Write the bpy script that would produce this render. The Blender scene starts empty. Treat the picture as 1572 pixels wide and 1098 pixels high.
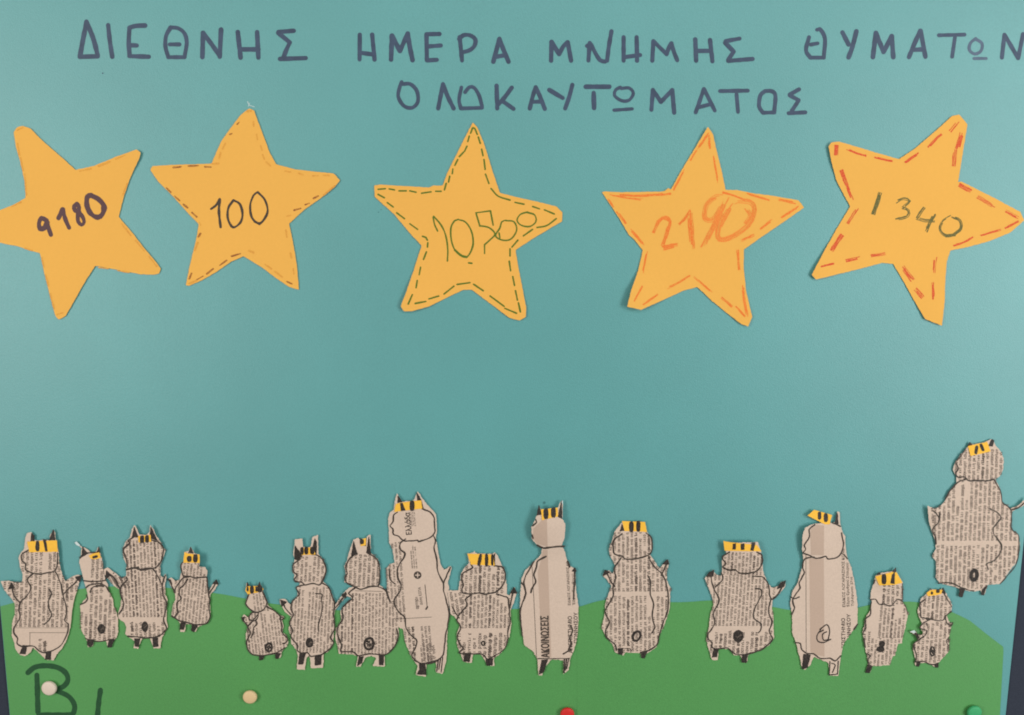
import bpy, math, random
from mathutils import Vector, Matrix, noise
from mathutils.geometry import delaunay_2d_cdt

S = bpy.context.scene
COL = S.collection
R = math.radians
MM = 0.001

# ------------------------------------------------------------------ camera, lamps, exposure
W_PX, H_PX, F_PX = 1572.0, 1098.0, 1250.0
DIST, PITCH, ROLL = 0.556, R(8.8), 0.008
cam_d = bpy.data.cameras.new('camera')
cam_d.sensor_width = 36.0
cam_d.sensor_fit = 'HORIZONTAL'
cam_d.lens = 36.0 * F_PX / W_PX
cam_d.clip_start, cam_d.clip_end = 0.01, 50.0
cam = bpy.data.objects.new('camera', cam_d)
COL.objects.link(cam)
CAM = Vector((0.0, -DIST, DIST * math.tan(PITCH)))
ROT = Matrix.Rotation(R(90) - PITCH, 3, 'X') @ Matrix.Rotation(ROLL, 3, 'Z')
cam.matrix_world = Matrix.Translation(CAM) @ ROT.to_4x4()
S.camera = cam

wd = bpy.data.worlds.new('World')
S.world = wd
wd.use_nodes = True
bg = wd.node_tree.nodes['Background']
bg.inputs[0].default_value = (1.0, 0.97, 0.94, 1)
bg.inputs[1].default_value = 0.13

def lamp(name, loc, target, size, power, colour):
    d = bpy.data.lights.new(name, 'AREA')
    d.shape = 'RECTANGLE'
    d.size, d.size_y = size
    d.energy = power
    d.color = colour
    o = bpy.data.objects.new(name, d)
    COL.objects.link(o)
    o.location = loc
    o.rotation_euler = (Vector(target) - Vector(loc)).to_track_quat('-Z', 'Y').to_euler()
    return o

lamp('window_light', (1.08, -1.0, 0.06), (0.1, 0, 0.0), (0.45, 0.8), 12.5, (0.95, 0.98, 1.0))
lamp('room_light', (-1.02, -1.0, 0.10), (-0.1, 0, 0.0), (0.45, 0.8), 9.5, (1.0, 0.985, 0.965))
lamp('ceiling_light', (0.25, -1.3, 0.80), (0, 0, 0.1), (1.6, 0.4), 6.8, (0.94, 0.975, 1.0))

S.view_settings.view_transform = 'Standard'
S.view_settings.look = 'None'
S.view_settings.exposure = 0.0
S.view_settings.gamma = 1.0
S.render.engine = 'CYCLES'
S.cycles.filter_width = 1.9

# ------------------------------------------------------------------ tracing plane -> wall
def P(px, py, h):
    """point of the wall's plane (h metres in front of the board) for a place on the poster"""
    d = ROT @ Vector(((px - W_PX / 2) / F_PX, (H_PX / 2 - py) / F_PX, -1.0))
    t = (-h - CAM.y) / d.y
    return CAM + d * t

# ------------------------------------------------------------------ materials
def srgb(r, g, b):
    f = lambda c: (c / 255 / 12.92) if c <= 10 else ((c / 255 + 0.055) / 1.055) ** 2.4
    return (f(r), f(g), f(b), 1.0)

def mat(name, col, var=0.06, rough=0.75, spec=0.25, scale=420.0, bump=0.0, bump_scale=2500.0, col2=None, lo=0.35, hi=0.65, streak=None, broad=0.0, sheen=0.0):
    m = bpy.data.materials.new(name)
    m.use_nodes = True
    nt = m.node_tree
    n, l = nt.nodes, nt.links
    b = n['Principled BSDF']
    b.inputs['Roughness'].default_value = rough
    b.inputs['Specular IOR Level'].default_value = spec
    tc = n.new('ShaderNodeTexCoord')
    mp = n.new('ShaderNodeMapping')
    l.new(tc.outputs['Object'], mp.inputs[0])
    if streak:
        mp.inputs['Rotation'].default_value = (0, streak[3] if len(streak) > 3 else 0, 0)
        mp.inputs['Scale'].default_value = streak[:3]
    nz = n.new('ShaderNodeTexNoise')
    nz.inputs['Scale'].default_value = scale
    nz.inputs['Detail'].default_value = 5
    nz.inputs['Roughness'].default_value = 0.65
    l.new(mp.outputs[0], nz.inputs['Vector'])
    rp = n.new('ShaderNodeValToRGB')
    rp.color_ramp.elements[0].position = lo
    rp.color_ramp.elements[1].position = hi
    if col2 is None:
        rp.color_ramp.elements[0].color = tuple(c * (1 - var) for c in col[:3]) + (1,)
        rp.color_ramp.elements[1].color = tuple(min(1, c * (1 + var)) for c in col[:3]) + (1,)
    else:
        rp.color_ramp.elements[0].color = col
        rp.color_ramp.elements[1].color = col2
    l.new(nz.outputs['Fac'], rp.inputs[0])
    src = rp.outputs[0]
    if broad:
        n2 = n.new('ShaderNodeTexNoise')
        n2.inputs['Scale'].default_value = 9.0
        n2.inputs['Detail'].default_value = 6
        l.new(tc.outputs['Object'], n2.inputs['Vector'])
        mr = n.new('ShaderNodeMapRange')
        mr.inputs[1].default_value, mr.inputs[2].default_value = 0.3, 0.7
        mr.inputs[3].default_value, mr.inputs[4].default_value = 1 - broad, 1 + broad
        l.new(n2.outputs['Fac'], mr.inputs[0])
        mx = n.new('ShaderNodeVectorMath')
        mx.operation = 'SCALE'
        l.new(src, mx.inputs[0])
        l.new(mr.outputs[0], mx.inputs['Scale'])
        src = mx.outputs[0]
    l.new(src, b.inputs['Base Color'])
    if bump:
        nb = n.new('ShaderNodeTexNoise')
        nb.inputs['Scale'].default_value = bump_scale
        nb.inputs['Detail'].default_value = 3
        l.new(tc.outputs['Object'], nb.inputs['Vector'])
        bp = n.new('ShaderNodeBump')
        bp.inputs['Strength'].default_value = bump
        bp.inputs['Distance'].default_value = 0.0003
        l.new(nb.outputs['Fac'], bp.inputs['Height'])
        l.new(bp.outputs[0], b.inputs['Normal'])
    return m

TEAL = srgb(89, 156, 153)
YEL = srgb(238, 177, 84)
M_BOARD = mat('navy_felt', srgb(56, 60, 70), 0.15, 0.95, 0.1, 1500, 0.5, 1800)
M_CARD = mat('teal_card', TEAL, 0.05, 0.48, 0.78, 900, 0.5, 1500, broad=0.045)
M_GREEN = mat('green_card', srgb(84, 152, 80), 0.07, 0.48, 0.75, 800, 0.5, 1500, broad=0.045)
M_STAR = mat('yellow_card', YEL, 0.012, 0.85, 0.12, 600, 0.05, 1600, broad=0.018)
M_CROWN = mat('yellow_paper', srgb(250, 190, 66), 0.03, 0.7, 0.25, 500)
M_CUT = mat('card_cut_edge', srgb(236, 196, 128), 0.03)
M_NEWS = mat('newsprint', srgb(213, 189, 169), 0.05, 0.85, 0.15, 700, 0.4, 1200, broad=0.03)
M_PRINT = mat('print_ink', srgb(74, 65, 58), 0.2, 0.9, 0.1, 2500)
M_SMALL = mat('small_print_ink', srgb(100, 87, 78), 0.25, 0.9, 0.1, 900)
M_BAND = mat('grey_print_band', srgb(193, 167, 147), 0.05, 0.85, 0.15, 1500)
M_BLACK = mat('black_marker', srgb(38, 33, 30), 0.0, 0.6, 0.3, 1300, col2=srgb(84, 73, 64), lo=0.44, hi=0.70)
M_LINE = mat('black_pen', srgb(56, 48, 42), 0, 0.6, 0.3, 900, col2=srgb(84, 73, 63), lo=0.42, hi=0.66)
M_WASH = mat('thin_black_marker', srgb(84, 74, 66), 0.2, 0.6, 0.3, 2600)
M_FLECK = mat('worn_marker', srgb(112, 98, 86), 0.2, 0.7, 0.2, 2000)
M_TITLE = mat('grey_violet_marker', srgb(62, 76, 96), 0.16, 0.55, 0.35, 170)
M_TITLE2 = mat('grey_violet_marker_thin', srgb(84, 101, 119), 0.12, 0.55, 0.35, 200)
M_BROWN = mat('brown_marker', srgb(88, 60, 62), 0.06, 0.6, 0.3, 700)
M_PEN = mat('dark_pen', srgb(70, 58, 44), 0.1, 0.6, 0.3, 1500)
M_GPEN = mat('green_pen', srgb(92, 112, 30), 0.12, 0.6, 0.3, 1500)
M_ORC = mat('orange_crayon', srgb(236, 118, 50), 0, 0.8, 0.2, 1500, col2=srgb(240, 150, 66), lo=0.46, hi=0.62)
M_ORF = mat('orange_crayon_light', srgb(238, 126, 56), 0, 0.8, 0.2, 1300, col2=srgb(240, 158, 70), lo=0.44, hi=0.62)
M_RED = mat('red_crayon', srgb(214, 76, 50), 0, 0.8, 0.2, 1500, col2=srgb(232, 128, 68), lo=0.46, hi=0.64)
M_GRC = mat('dark_green_crayon', srgb(84, 90, 58), 0, 0.8, 0.2, 2300, col2=srgb(160, 138, 70), lo=0.46, hi=0.64)
M_DASH = mat('brown_dash_pen', srgb(150, 90, 50), 0, 0.8, 0.2, 1500, col2=srgb(225, 160, 70), lo=0.45, hi=0.7)
M_FAINT = mat('faint_dash', srgb(216, 146, 64), 0, 0.8, 0.2, 1200, col2=srgb(236, 174, 76), lo=0.4, hi=0.66)
M_GMARK = mat('green_marker', srgb(38, 80, 47), 0.14, 0.6, 0.3, 700)
M_WHITE = mat('torn_white_paper', srgb(205, 215, 210), 0.05)
M_SMUDGE = mat('smudge', srgb(70, 120, 118), 0.1)
def pinmat(name, c):
    return mat(name, c, 0.03, 0.55, 0.35, 300)

# ------------------------------------------------------------------ geometry helpers
def crom(pts, step=4.0, closed=False):
    n = len(pts)
    if n < 3:
        (x0, y0), (x1, y1) = pts[0], pts[-1]
        k = max(1, int(math.hypot(x1 - x0, y1 - y0) / step))
        return [(x0 + (x1 - x0) * i / k, y0 + (y1 - y0) * i / k) for i in range(k + 1)]
    out = []
    segs = n if closed else n - 1
    for i in range(segs):
        if closed:
            p0, p1, p2, p3 = pts[i - 1], pts[i], pts[(i + 1) % n], pts[(i + 2) % n]
        else:
            p1, p2 = pts[i], pts[i + 1]
            p0 = pts[i - 1] if i > 0 else (2 * p1[0] - p2[0], 2 * p1[1] - p2[1])
            p3 = pts[i + 2] if i + 2 < n else (2 * p2[0] - p1[0], 2 * p2[1] - p1[1])
        k = max(1, int(math.hypot(p2[0] - p1[0], p2[1] - p1[1]) / step))
        for j in range(k):
            t = j / k
            q = []
            for a in (0, 1):
                q.append(0.5 * (2 * p1[a] + (p2[a] - p0[a]) * t + (2 * p0[a] - 5 * p1[a] + 4 * p2[a] - p3[a]) * t * t
                                + (3 * p1[a] - p0[a] - 3 * p2[a] + p3[a]) * t ** 3))
            out.append((q[0], q[1]))
    if not closed:
        out.append(tuple(pts[-1]))
    return out

def disk(x, y, r, k=10, ry=None, rot=0.0):
    ry = ry or r
    c, s = math.cos(rot), math.sin(rot)
    o = []
    for i in range(k):
        a = 2 * math.pi * (i + 0.5) / k
        u, v = r * math.cos(a), ry * math.sin(a)
        o.append((x + u * c - v * s, y + u * s + v * c))
    return o

def bar(x, y, rx, ry, rot=0.0):
    """a fat marker dash, its ends rounded"""
    c, s = math.cos(rot), math.sin(rot)
    o = []
    for i in range(16):
        a = 2 * math.pi * (i + 0.5) / 16
        u = rx * math.copysign(abs(math.cos(a)) ** 0.6, math.cos(a))
        v = ry * math.copysign(abs(math.sin(a)) ** 0.75, math.sin(a))
        o.append((x + u * c - v * s, y + u * s + v * c))
    return o

SEED = [0]
def stroke(pts, w, smooth=True, vary=0.16, step=3.0):
    """a pen stroke as convex pieces; they are merged into one sheet afterwards"""
    SEED[0] += 1
    sd = SEED[0] * 7.31
    p = crom(pts, step) if smooth else [q for i in range(len(pts) - 1) for q in crom(pts[i:i + 2], step)[:-1]] + [pts[-1]]
    q = [p[0]]
    for a in p[1:]:
        if math.hypot(a[0] - q[-1][0], a[1] - q[-1][1]) > 0.25:
            q.append(a)
    p = q
    n = len(p)
    if n < 2:
        return [disk(p[0][0], p[0][1], w / 2)]
    dirs = []
    for i in range(n - 1):
        dx, dy = p[i + 1][0] - p[i][0], p[i + 1][1] - p[i][1]
        L = math.hypot(dx, dy)
        dirs.append((dx / L, dy / L))
    ws = [w * 0.5 * (1 + vary * noise.noise(Vector((i * step * 0.13, sd, 0.0))) * 1.6) for i in range(n)]
    polys = [disk(p[0][0], p[0][1], ws[0], 10), disk(p[-1][0], p[-1][1], ws[-1], 10)]
    na, nb = [], []
    for i in range(n):
        a = dirs[i - 1] if i > 0 else dirs[0]
        b = dirs[i] if i < n - 1 else dirs[-1]
        if a[0] * b[0] + a[1] * b[1] > 0.8:
            mx, my = a[0] + b[0], a[1] + b[1]
            L = math.hypot(mx, my)
            na.append((-my / L, mx / L)); nb.append((-my / L, mx / L))
        else:
            na.append((-a[1], a[0])); nb.append((-b[1], b[0]))
            polys.append(disk(p[i][0], p[i][1], ws[i], 10))
    for i in range(n - 1):
        u, v = nb[i], na[i + 1]
        (x0, y0), (x1, y1) = p[i], p[i + 1]
        r0, r1 = ws[i], ws[i + 1]
        polys.append([(x0 + u[0] * r0, y0 + u[1] * r0), (x0 - u[0] * r0, y0 - u[1] * r0),
                      (x1 - v[0] * r1, y1 - v[1] * r1), (x1 + v[0] * r1, y1 + v[1] * r1)])
    return polys

CR = random.Random(5)
def crayon(pts, w, wmin=2.6):
    """waxy marks: several thin passes beside each other that leave paper bare between them"""
    if w < wmin:
        return stroke(pts, w, vary=0.5)
    p = crom(pts, 4.0)
    n = max(3, int(w / 1.25))
    out = []
    for k in range(n):
        off = (k / (n - 1) - 0.5) * (w - 1.2) + CR.uniform(-0.5, 0.5)
        i0 = int(CR.uniform(0, 0.22) * len(p)); i1 = len(p) - int(CR.uniform(0, 0.22) * len(p))
        q = []
        for i in range(i0, i1):
            a, b = p[max(0, i - 1)], p[min(len(p) - 1, i + 1)]
            dx, dy = b[0] - a[0], b[1] - a[1]
            L = math.hypot(dx, dy) or 1
            o = off + CR.uniform(-0.35, 0.35)
            q.append((p[i][0] - dy / L * o, p[i][1] + dx / L * o))
        if len(q) > 1:
            out += stroke(q, CR.uniform(1.0, 1.7), vary=0.6)
    return out

def inside(poly, x, y):
    c = False
    j = len(poly) - 1
    for i in range(len(poly)):
        xi, yi = poly[i]; xj, yj = poly[j]
        if (yi > y) != (yj > y) and x < (xj - xi) * (y - yi) / (yj - yi) + xi:
            c = not c
        j = i
    return c

def merge(polys, lattice=7.0):
    """2-D union of polygons -> verts, triangles"""
    V, F = [], []
    for p in polys:
        if sum(p[i - 1][0] * p[i][1] - p[i][0] * p[i - 1][1] for i in range(len(p))) < 0:
            p = p[::-1]
        F.append(list(range(len(V), len(V) + len(p))))
        V += [Vector(q) for q in p]
    xs = [v.x for v in V]; ys = [v.y for v in V]
    if lattice:
        x0, x1, y0, y1 = min(xs), max(xs), min(ys), max(ys)
        for i in range(int((x1 - x0) / lattice)):
            for j in range(int((y1 - y0) / lattice)):
                V.append(Vector((x0 + (i + 0.5 + 0.2 * (j % 2)) * lattice, y0 + (j + 0.5) * lattice)))
    vo, eo, fo, _, _, of = delaunay_2d_cdt(V, [], F, 0, 1e-4, True)
    tris = [f for f, o in zip(fo, of) if len(o)]
    return [(v.x, v.y) for v in vo], tris

def ruffle(poly, step=2.5, amp=0.5, seed=0.0, freq=0.5):
    out = []
    n = len(poly)
    k_all = 0.0
    for i in range(n):
        (x0, y0), (x1, y1) = poly[i], poly[(i + 1) % n]
        L = math.hypot(x1 - x0, y1 - y0)
        k = max(1, int(L / step))
        nx, ny = (-(y1 - y0) / L, (x1 - x0) / L) if L > 0 else (0, 0)
        for j in range(k):
            t = j / k
            d = amp * noise.noise(Vector(((k_all + t * L) * freq, seed, 3.3))) * 1.8
            out.append((x0 + (x1 - x0) * t + nx * d, y0 + (y1 - y0) * t + ny * d))
        k_all += L
    return out

def round_poly(poly, r=2.5):
    out = []
    n = len(poly)
    for i in range(n):
        p0, p1, p2 = poly[i - 1], poly[i], poly[(i + 1) % n]
        a = (p0[0] - p1[0], p0[1] - p1[1]); b = (p2[0] - p1[0], p2[1] - p1[1])
        la, lb = math.hypot(*a), math.hypot(*b)
        ra, rb = min(r, la * 0.35), min(r, lb * 0.35)
        qa = (p1[0] + a[0] / la * ra, p1[1] + a[1] / la * ra)
        qb = (p1[0] + b[0] / lb * rb, p1[1] + b[1] / lb * rb)
        out += [qa, ((qa[0] + 2 * p1[0] + qb[0]) / 4, (qa[1] + 2 * p1[1] + qb[1]) / 4), qb]
    return out

class MB:
    """collects faces in poster coordinates and links them as ONE mesh object"""
    def __init__(s):
        s.v, s.f, s.m, s.mats = [], [], [], []
    def mi(s, m):
        if m not in s.mats:
            s.mats.append(m)
        return s.mats.index(m)
    def sheet(s, polys, m, hf, lattice=7.0):
        V, T = merge(polys, lattice)
        base = len(s.v)
        used = {}
        k = s.mi(m)
        for t in T:
            f = []
            for i in t:
                if i not in used:
                    used[i] = len(s.v)
                    s.v.append(P(V[i][0], V[i][1], hf(V[i][0], V[i][1])))
                f.append(used[i])
            a, b, c = (s.v[i] for i in f[:3])
            if (b - a).cross(c - a).y > 0:
                f.reverse()
            s.f.append(f); s.m.append(k)
    def quads(s, qs, m, hf):
        k = s.mi(m)
        for q in qs:
            b = len(s.v)
            s.v += [P(x, y, hf(x, y)) for x, y in q]
            f = list(range(b, b + len(q)))
            if (s.v[b + 1] - s.v[b]).cross(s.v[b + 2] - s.v[b]).y > 0:
                f.reverse()
            s.f.append(f); s.m.append(k)
    def slab(s, poly, m, hf, th, lattice=7.0, edge=None):
        """a sheet of paper or card with real thickness: hf is the height of its back"""
        V, T = merge([poly], lattice)
        used = sorted({i for t in T for i in t})
        top = {i: len(s.v) + n for n, i in enumerate(used)}
        s.v += [P(V[i][0], V[i][1], hf(*V[i]) + th) for i in used]
        bot = {i: len(s.v) + n for n, i in enumerate(used)}
        s.v += [P(V[i][0], V[i][1], hf(*V[i])) for i in used]
        k = s.mi(m); ke = s.mi(edge or m)
        cnt = {}
        for t in T:
            a, b, c = (s.v[top[i]] for i in t[:3])
            t = list(t)
            if (b - a).cross(c - a).y > 0:
                t.reverse()
            s.f.append([top[i] for i in t]); s.m.append(k)
            s.f.append([bot[i] for i in reversed(t)]); s.m.append(k)
            for i in range(len(t)):
                e = (t[i], t[(i + 1) % len(t)])
                cnt[e] = cnt.get(e, 0) + 1
        for (a, b) in cnt:
            if (b, a) not in cnt:
                s.f.append([top[b], top[a], bot[a], bot[b]]); s.m.append(ke)
    def build(s, name, parent=None, origin=None):
        o3 = Vector(origin) if origin is not None else Vector((0, 0, 0))
        me = bpy.data.meshes.new(name)
        me.from_pydata([v - o3 for v in s.v], [], s.f)
        for m in s.mats:
            me.materials.append(m)
        me.polygons.foreach_set('material_index', s.m)
        me.update()
        o = bpy.data.objects.new(name, me)
        COL.objects.link(o)
        if parent is not None:
            o.parent = parent
        else:
            o.location = o3
        return o

def tag(o, label=None, cat=None, group=None, kind=None):
    for k, v in (('label', label), ('category', cat), ('group', group), ('kind', kind)):
        if v:
            o[k] = v
    return o

def flat(h):
    return lambda x, y: h

def make_lift(base, curls=(), wav=0.0, seed=0.0, fr=0.02):
    """height of a sheet's back over the board in metres; curls = (x, y, radius, mm)"""
    def hf(x, y):
        h = base
        for cx, cy, r, mm in curls:
            d = math.hypot(x - cx, y - cy) / r
            if d < 1:
                h += mm * MM * (1 - d * d) ** 2
        if wav:
            h += wav * MM * (0.5 + 0.5 * noise.noise(Vector((x * fr, y * fr, seed))))
        return h
    return hf

def over(hf, d):
    return lambda x, y: hf(x, y) + d

def Z(x0, y0, s):
    """from enlarged tracing coordinates to poster coordinates"""
    def conv(pts):
        return [(x0 + a / s, y0 + b / s) for a, b in pts]
    conv.s = s
    conv.o = (x0, y0)
    return conv

# ------------------------------------------------------------------ setting: board
H_CARD, T_CARD = 0.0, 0.0004
H_HILL = 0.00045
bm = MB()
bm.slab([(-700, -600), (2300, -600), (2300, 1500), (-700, 1500)], M_BOARD, flat(-0.006), 0.0055, None)
tag(bm.build('pinboard_wall'), 'dark navy display board behind the poster', None, None, 'structure')

# ------------------------------------------------------------------ poster card and its lettering
def edge_l(y): return 0.0 + (y - 930) * 0.0893
def edge_r(y): return 1564.4 - (y - 900) * 0.1046
def card_h(x, y):
    return H_CARD + 0.0012 * (0.5 + 0.5 * noise.noise(Vector((x * 0.0035, y * 0.0016, 5.0))))
top_y, bot_y = -70.0, 1180.0
card = [(edge_l(top_y), top_y), (edge_r(top_y), top_y)]
card += [(edge_r(top_y + (bot_y - top_y) * i / 40), top_y + (bot_y - top_y) * i / 40) for i in range(1, 41)]
card += [(edge_l(bot_y - (bot_y - top_y) * i / 40), bot_y - (bot_y - top_y) * i / 40) for i in range(0, 40)]
bm = MB()
bm.slab(card, M_CARD, card_h, T_CARD, 22.0)
poster = bm.build('poster')
tag(poster, 'large teal card poster with hand lettered Greek title pinned to the dark board', 'poster')
top = lambda x, y: card_h(x, y) + T_CARD

za, zb, zc = Z(0, 0, 3.0), Z(524, 0, 3.0), Z(1048, 0, 3.0)
LETTERS = [
 (za, 22, [[(368,262),(380,195),(398,102)], [(398,100),(430,180),(450,256)], [(368,262),(450,260)]]),
 (za, 21, [[(498,116),(506,190),(517,262)]]),
 (za, 21, [[(668,118),(625,120),(596,128)], [(596,128),(593,195),(597,257)], [(600,209),(630,210)], [(595,259),(685,262)]]),
 (za, 19, [[(784,127),(818,130),(848,152),(860,195),(850,262)], [(850,264),(775,264)], [(775,264),(762,215),(765,165),(786,127)], [(782,205),(826,205)]]),
 (za, 22, [[(932,264),(935,152)], [(935,152),(975,205),(1012,258)], [(1012,262),(1018,137)]]),
 (za, 22, [[(1095,148),(1108,266)], [(1184,148),(1190,266)], [(1105,228),(1190,228)]]),
 (za, 21, [[(1353,142),(1283,148)], [(1281,152),(1335,196)], [(1335,196),(1318,232),(1304,270)], [(1290,272),(1408,268)]]),
 (zb, 20, [[(85,160),(84,275)], [(142,160),(153,275)], [(85,243),(150,252)]]),
 (zb, 22, [[(229,275),(233,165)], [(233,165),(270,235)], [(270,235),(306,155)], [(306,155),(315,215),(328,278)]]),
 (zb, 20, [[(392,160),(394,275)], [(392,158),(452,157)], [(394,215),(458,210)], [(394,279),(440,276)]]),
 (zb, 20, [[(545,172),(556,280)], [(542,180),(562,163),(592,163),(617,182),(613,212),(590,232),(556,242)]]),
 (zb, 21, [[(700,285),(728,180)], [(728,180),(747,230),(770,285)], [(712,262),(758,254)]]),
 (zb, 21, [[(966,280),(968,194)], [(968,194),(1003,250)], [(1003,250),(1022,215),(1042,195)], [(1042,195),(1050,235),(1058,280)]]),
 (zb, 20, [[(1138,280),(1144,198)], [(1132,212),(1148,204),(1170,245),(1192,278),(1215,284)], [(1224,280),(1232,215),(1244,145)]]),
 (zb, 20, [[(1300,172),(1300,280)], [(1360,172),(1362,280)], [(1302,264),(1376,254)]]),
 (zb, 20, [[(1432,280),(1437,190)], [(1437,190),(1498,250)], [(1498,250),(1508,222),(1520,200)], [(1520,200),(1532,240),(1547,278)]]),
 (zc, 21, [[(58,182),(62,280)], [(126,185),(137,283)], [(60,235),(130,235)]]),
 (zc, 20, [[(262,178),(198,190)], [(196,198),(235,238)], [(235,238),(210,276)], [(210,281),(322,272)]]),
 (zc, 19, [[(618,138),(632,134),(655,178),(650,262)], [(650,266),(588,266)], [(588,266),(568,232),(582,172)], [(590,206),(622,200)]]),
 (zc, 22, [[(736,150),(764,205)], [(800,145),(782,215),(764,265)]]),
 (zc, 22, [[(876,264),(890,152)], [(890,152),(925,240)], [(925,240),(963,167)], [(963,167),(970,264)]]),
 (zc, 21, [[(1042,264),(1066,205),(1094,142)], [(1096,142),(1118,262)], [(1060,230),(1108,228)]]),
 (zc, 18, [[(1180,163),(1298,160)], [(1255,165),(1241,262)]]),
 (zc, 15, [[(1348,180),(1378,200),(1374,235),(1345,249),(1320,230),(1326,198),(1350,178)], [(1342,270),(1398,270)]]),
 (zc, 20, [[(1470,266),(1482,160)], [(1482,160),(1545,268)], [(1545,268),(1568,158)]]),
 (zb, 18, [[(278,378),(270,398),(262,445),(288,488),(325,497),(352,470),(348,420),(318,388),(282,388)]]),
 (zb, 20, [[(446,500),(468,388)], [(468,388),(490,445),(517,500)]]),
 (zb, 18, [[(570,425),(590,402),(612,405),(634,440),(648,490)], [(648,497),(550,500)], [(550,498),(542,460),(553,403)]]),
 (zb, 20, [[(715,395),(718,500)], [(785,404),(755,445),(725,480)], [(745,468),(793,502)]]),
 (zb, 20, [[(868,500),(880,450),(895,402)], [(895,402),(915,445),(937,502)], [(880,470),(925,468)]]),
 (zb, 20, [[(958,415),(1020,452)], [(1064,391),(1050,445),(1031,500)]]),
 (zb, 22, [[(1126,400),(1234,400)], [(1162,428),(1164,498)]]),
 (zb, 16, [[(1290,408),(1325,406),(1345,430),(1325,462),(1290,464),(1258,440),(1264,414),(1285,403)], [(1256,508),(1340,502)]]),
 (zb, 20, [[(1428,506),(1435,415)], [(1435,415),(1472,470)], [(1472,470),(1524,415)], [(1524,415),(1533,520)]]),
 (zc, 19, [[(60,518),(98,410)], [(98,410),(148,510)], [(76,494),(130,480)]]),
 (zc, 19, [[(172,420),(300,418)], [(248,435),(255,516)]]),
 (zc, 19, [[(378,420),(408,420),(427,440),(422,514)], [(422,518),(370,520)], [(370,520),(352,490),(358,440),(380,420)]]),
 (zc, 19, [[(536,412),(493,436)], [(493,440),(535,462)], [(535,462),(502,512)], [(488,522),(565,518)]]),
]
for z, w, strokes in LETTERS:
    polys = []
    for st in strokes:
        polys += stroke(z(st), w / z.s, vary=0.10)
    mb = MB()
    mb.sheet(polys, M_TITLE2 if w <= 15 else M_TITLE, over(top, 0.00005))
    mb.build('letter', poster)
mb = MB()
z = Z(220, 150, 3.54)
mb.sheet(stroke(z([(566, 22), (576, 42)]), 0.9) + stroke(z([(576, 42), (604, 50)]), 0.8) + stroke(z([(578, 30), (570, 48)]), 0.7), M_WHITE, over(top, 0.00005))
mb.build('glue_mark', poster)
for x, y, r, m in ((157.7, 112.6, 1.3, M_TITLE), (835.5, 771.8, 2.4, M_SMUDGE), (581, 326, 1.0, M_SMUDGE), (585, 322, 0.8, M_SMUDGE), (952, 355, 0.8, M_SMUDGE)):
    mb = MB()
    mb.sheet([disk(x, y, r, 9, r * 0.85)], m, over(top, 0.00005))
    mb.build('speck', poster)

# ------------------------------------------------------------------ green hill, two sheets of card
def hill_h(x, y):
    return card_h(x, y) + T_CARD + 0.00006
HL = [(edge_l(931) + 0.3, 931), (40, 921), (113, 906), (160, 901), (215, 900), (262, 903), (332, 911), (376, 919), (426, 928), (520, 937), (600, 941),
      (700, 940), (793, 935), (860, 936), (889, 933)]
HR = [(886, 932.5), (929, 921), (980, 920.5), (1031, 924.5), (1060, 924), (1093, 922), (1140, 925), (1187, 932), (1215, 937), (1262, 940),
      (1317, 933), (1336, 928.5), (1386, 924), (1410, 925), (1436, 931), (1462, 940), (1489, 953), (1540, 993)]
def trim_l(y): return edge_l(y) + 0.4
left_poly = [(trim_l(931), 931)] + crom(HL, 8)[1:] + [(889, 1174)] + [(trim_l(1174 - i * 12.15), 1174 - i * 12.15) for i in range(0, 20)]
right_poly = crom(HR[:-1], 8) + [(1515, 974), (1540, 993), (1540.5, 1000), (1535, 1100), (1531, 1172), (886, 1172)]
mb = MB()
mb.slab(left_poly, M_GREEN, hill_h, 0.00012, 22.0)
hill = mb.build('paper_hill')
tag(hill, 'long green card hill under the letter B', 'paper hill', 'green card hills')
mb = MB()
mb.slab(right_poly, M_GREEN, over(hill_h, 0.00013), 0.00012, 22.0)
hill2 = mb.build('paper_hill')
tag(hill2, 'green card hill with a straight sloping end, under the three slimmer last sheep', 'paper hill', 'green card hills')
hill_top = over(hill_h, 0.00012)
z = Z(0, 980, 3.743)
for w, sts in ((30, [[(160,198),(200,167),(260,158),(330,168),(378,200),(390,240),(370,272),(330,294)], [(330,303),(395,335),(428,385),(420,432),(390,440),(222,440)], [(212,212),(218,425)]]),
               (30, [[(577,298),(566,380),(556,500)]])):
    polys = []
    for st in sts:
        polys += stroke(z(st), w / z.s, vary=0.10)
    mb = MB()
    mb.sheet(polys, M_GMARK, over(hill_top, 0.00005))
    mb.build('letter', hill)

# ------------------------------------------------------------------ stars
def outline_dashes(lst, z, w0):
    out = {}
    for d in lst:
        pts, w, m = d
        out.setdefault(m, [])
        out[m] += (crayon if m in (M_RED, M_ORC, M_DASH, M_FAINT) else stroke)(z(pts), (w or w0) / z.s)
    return out

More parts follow.
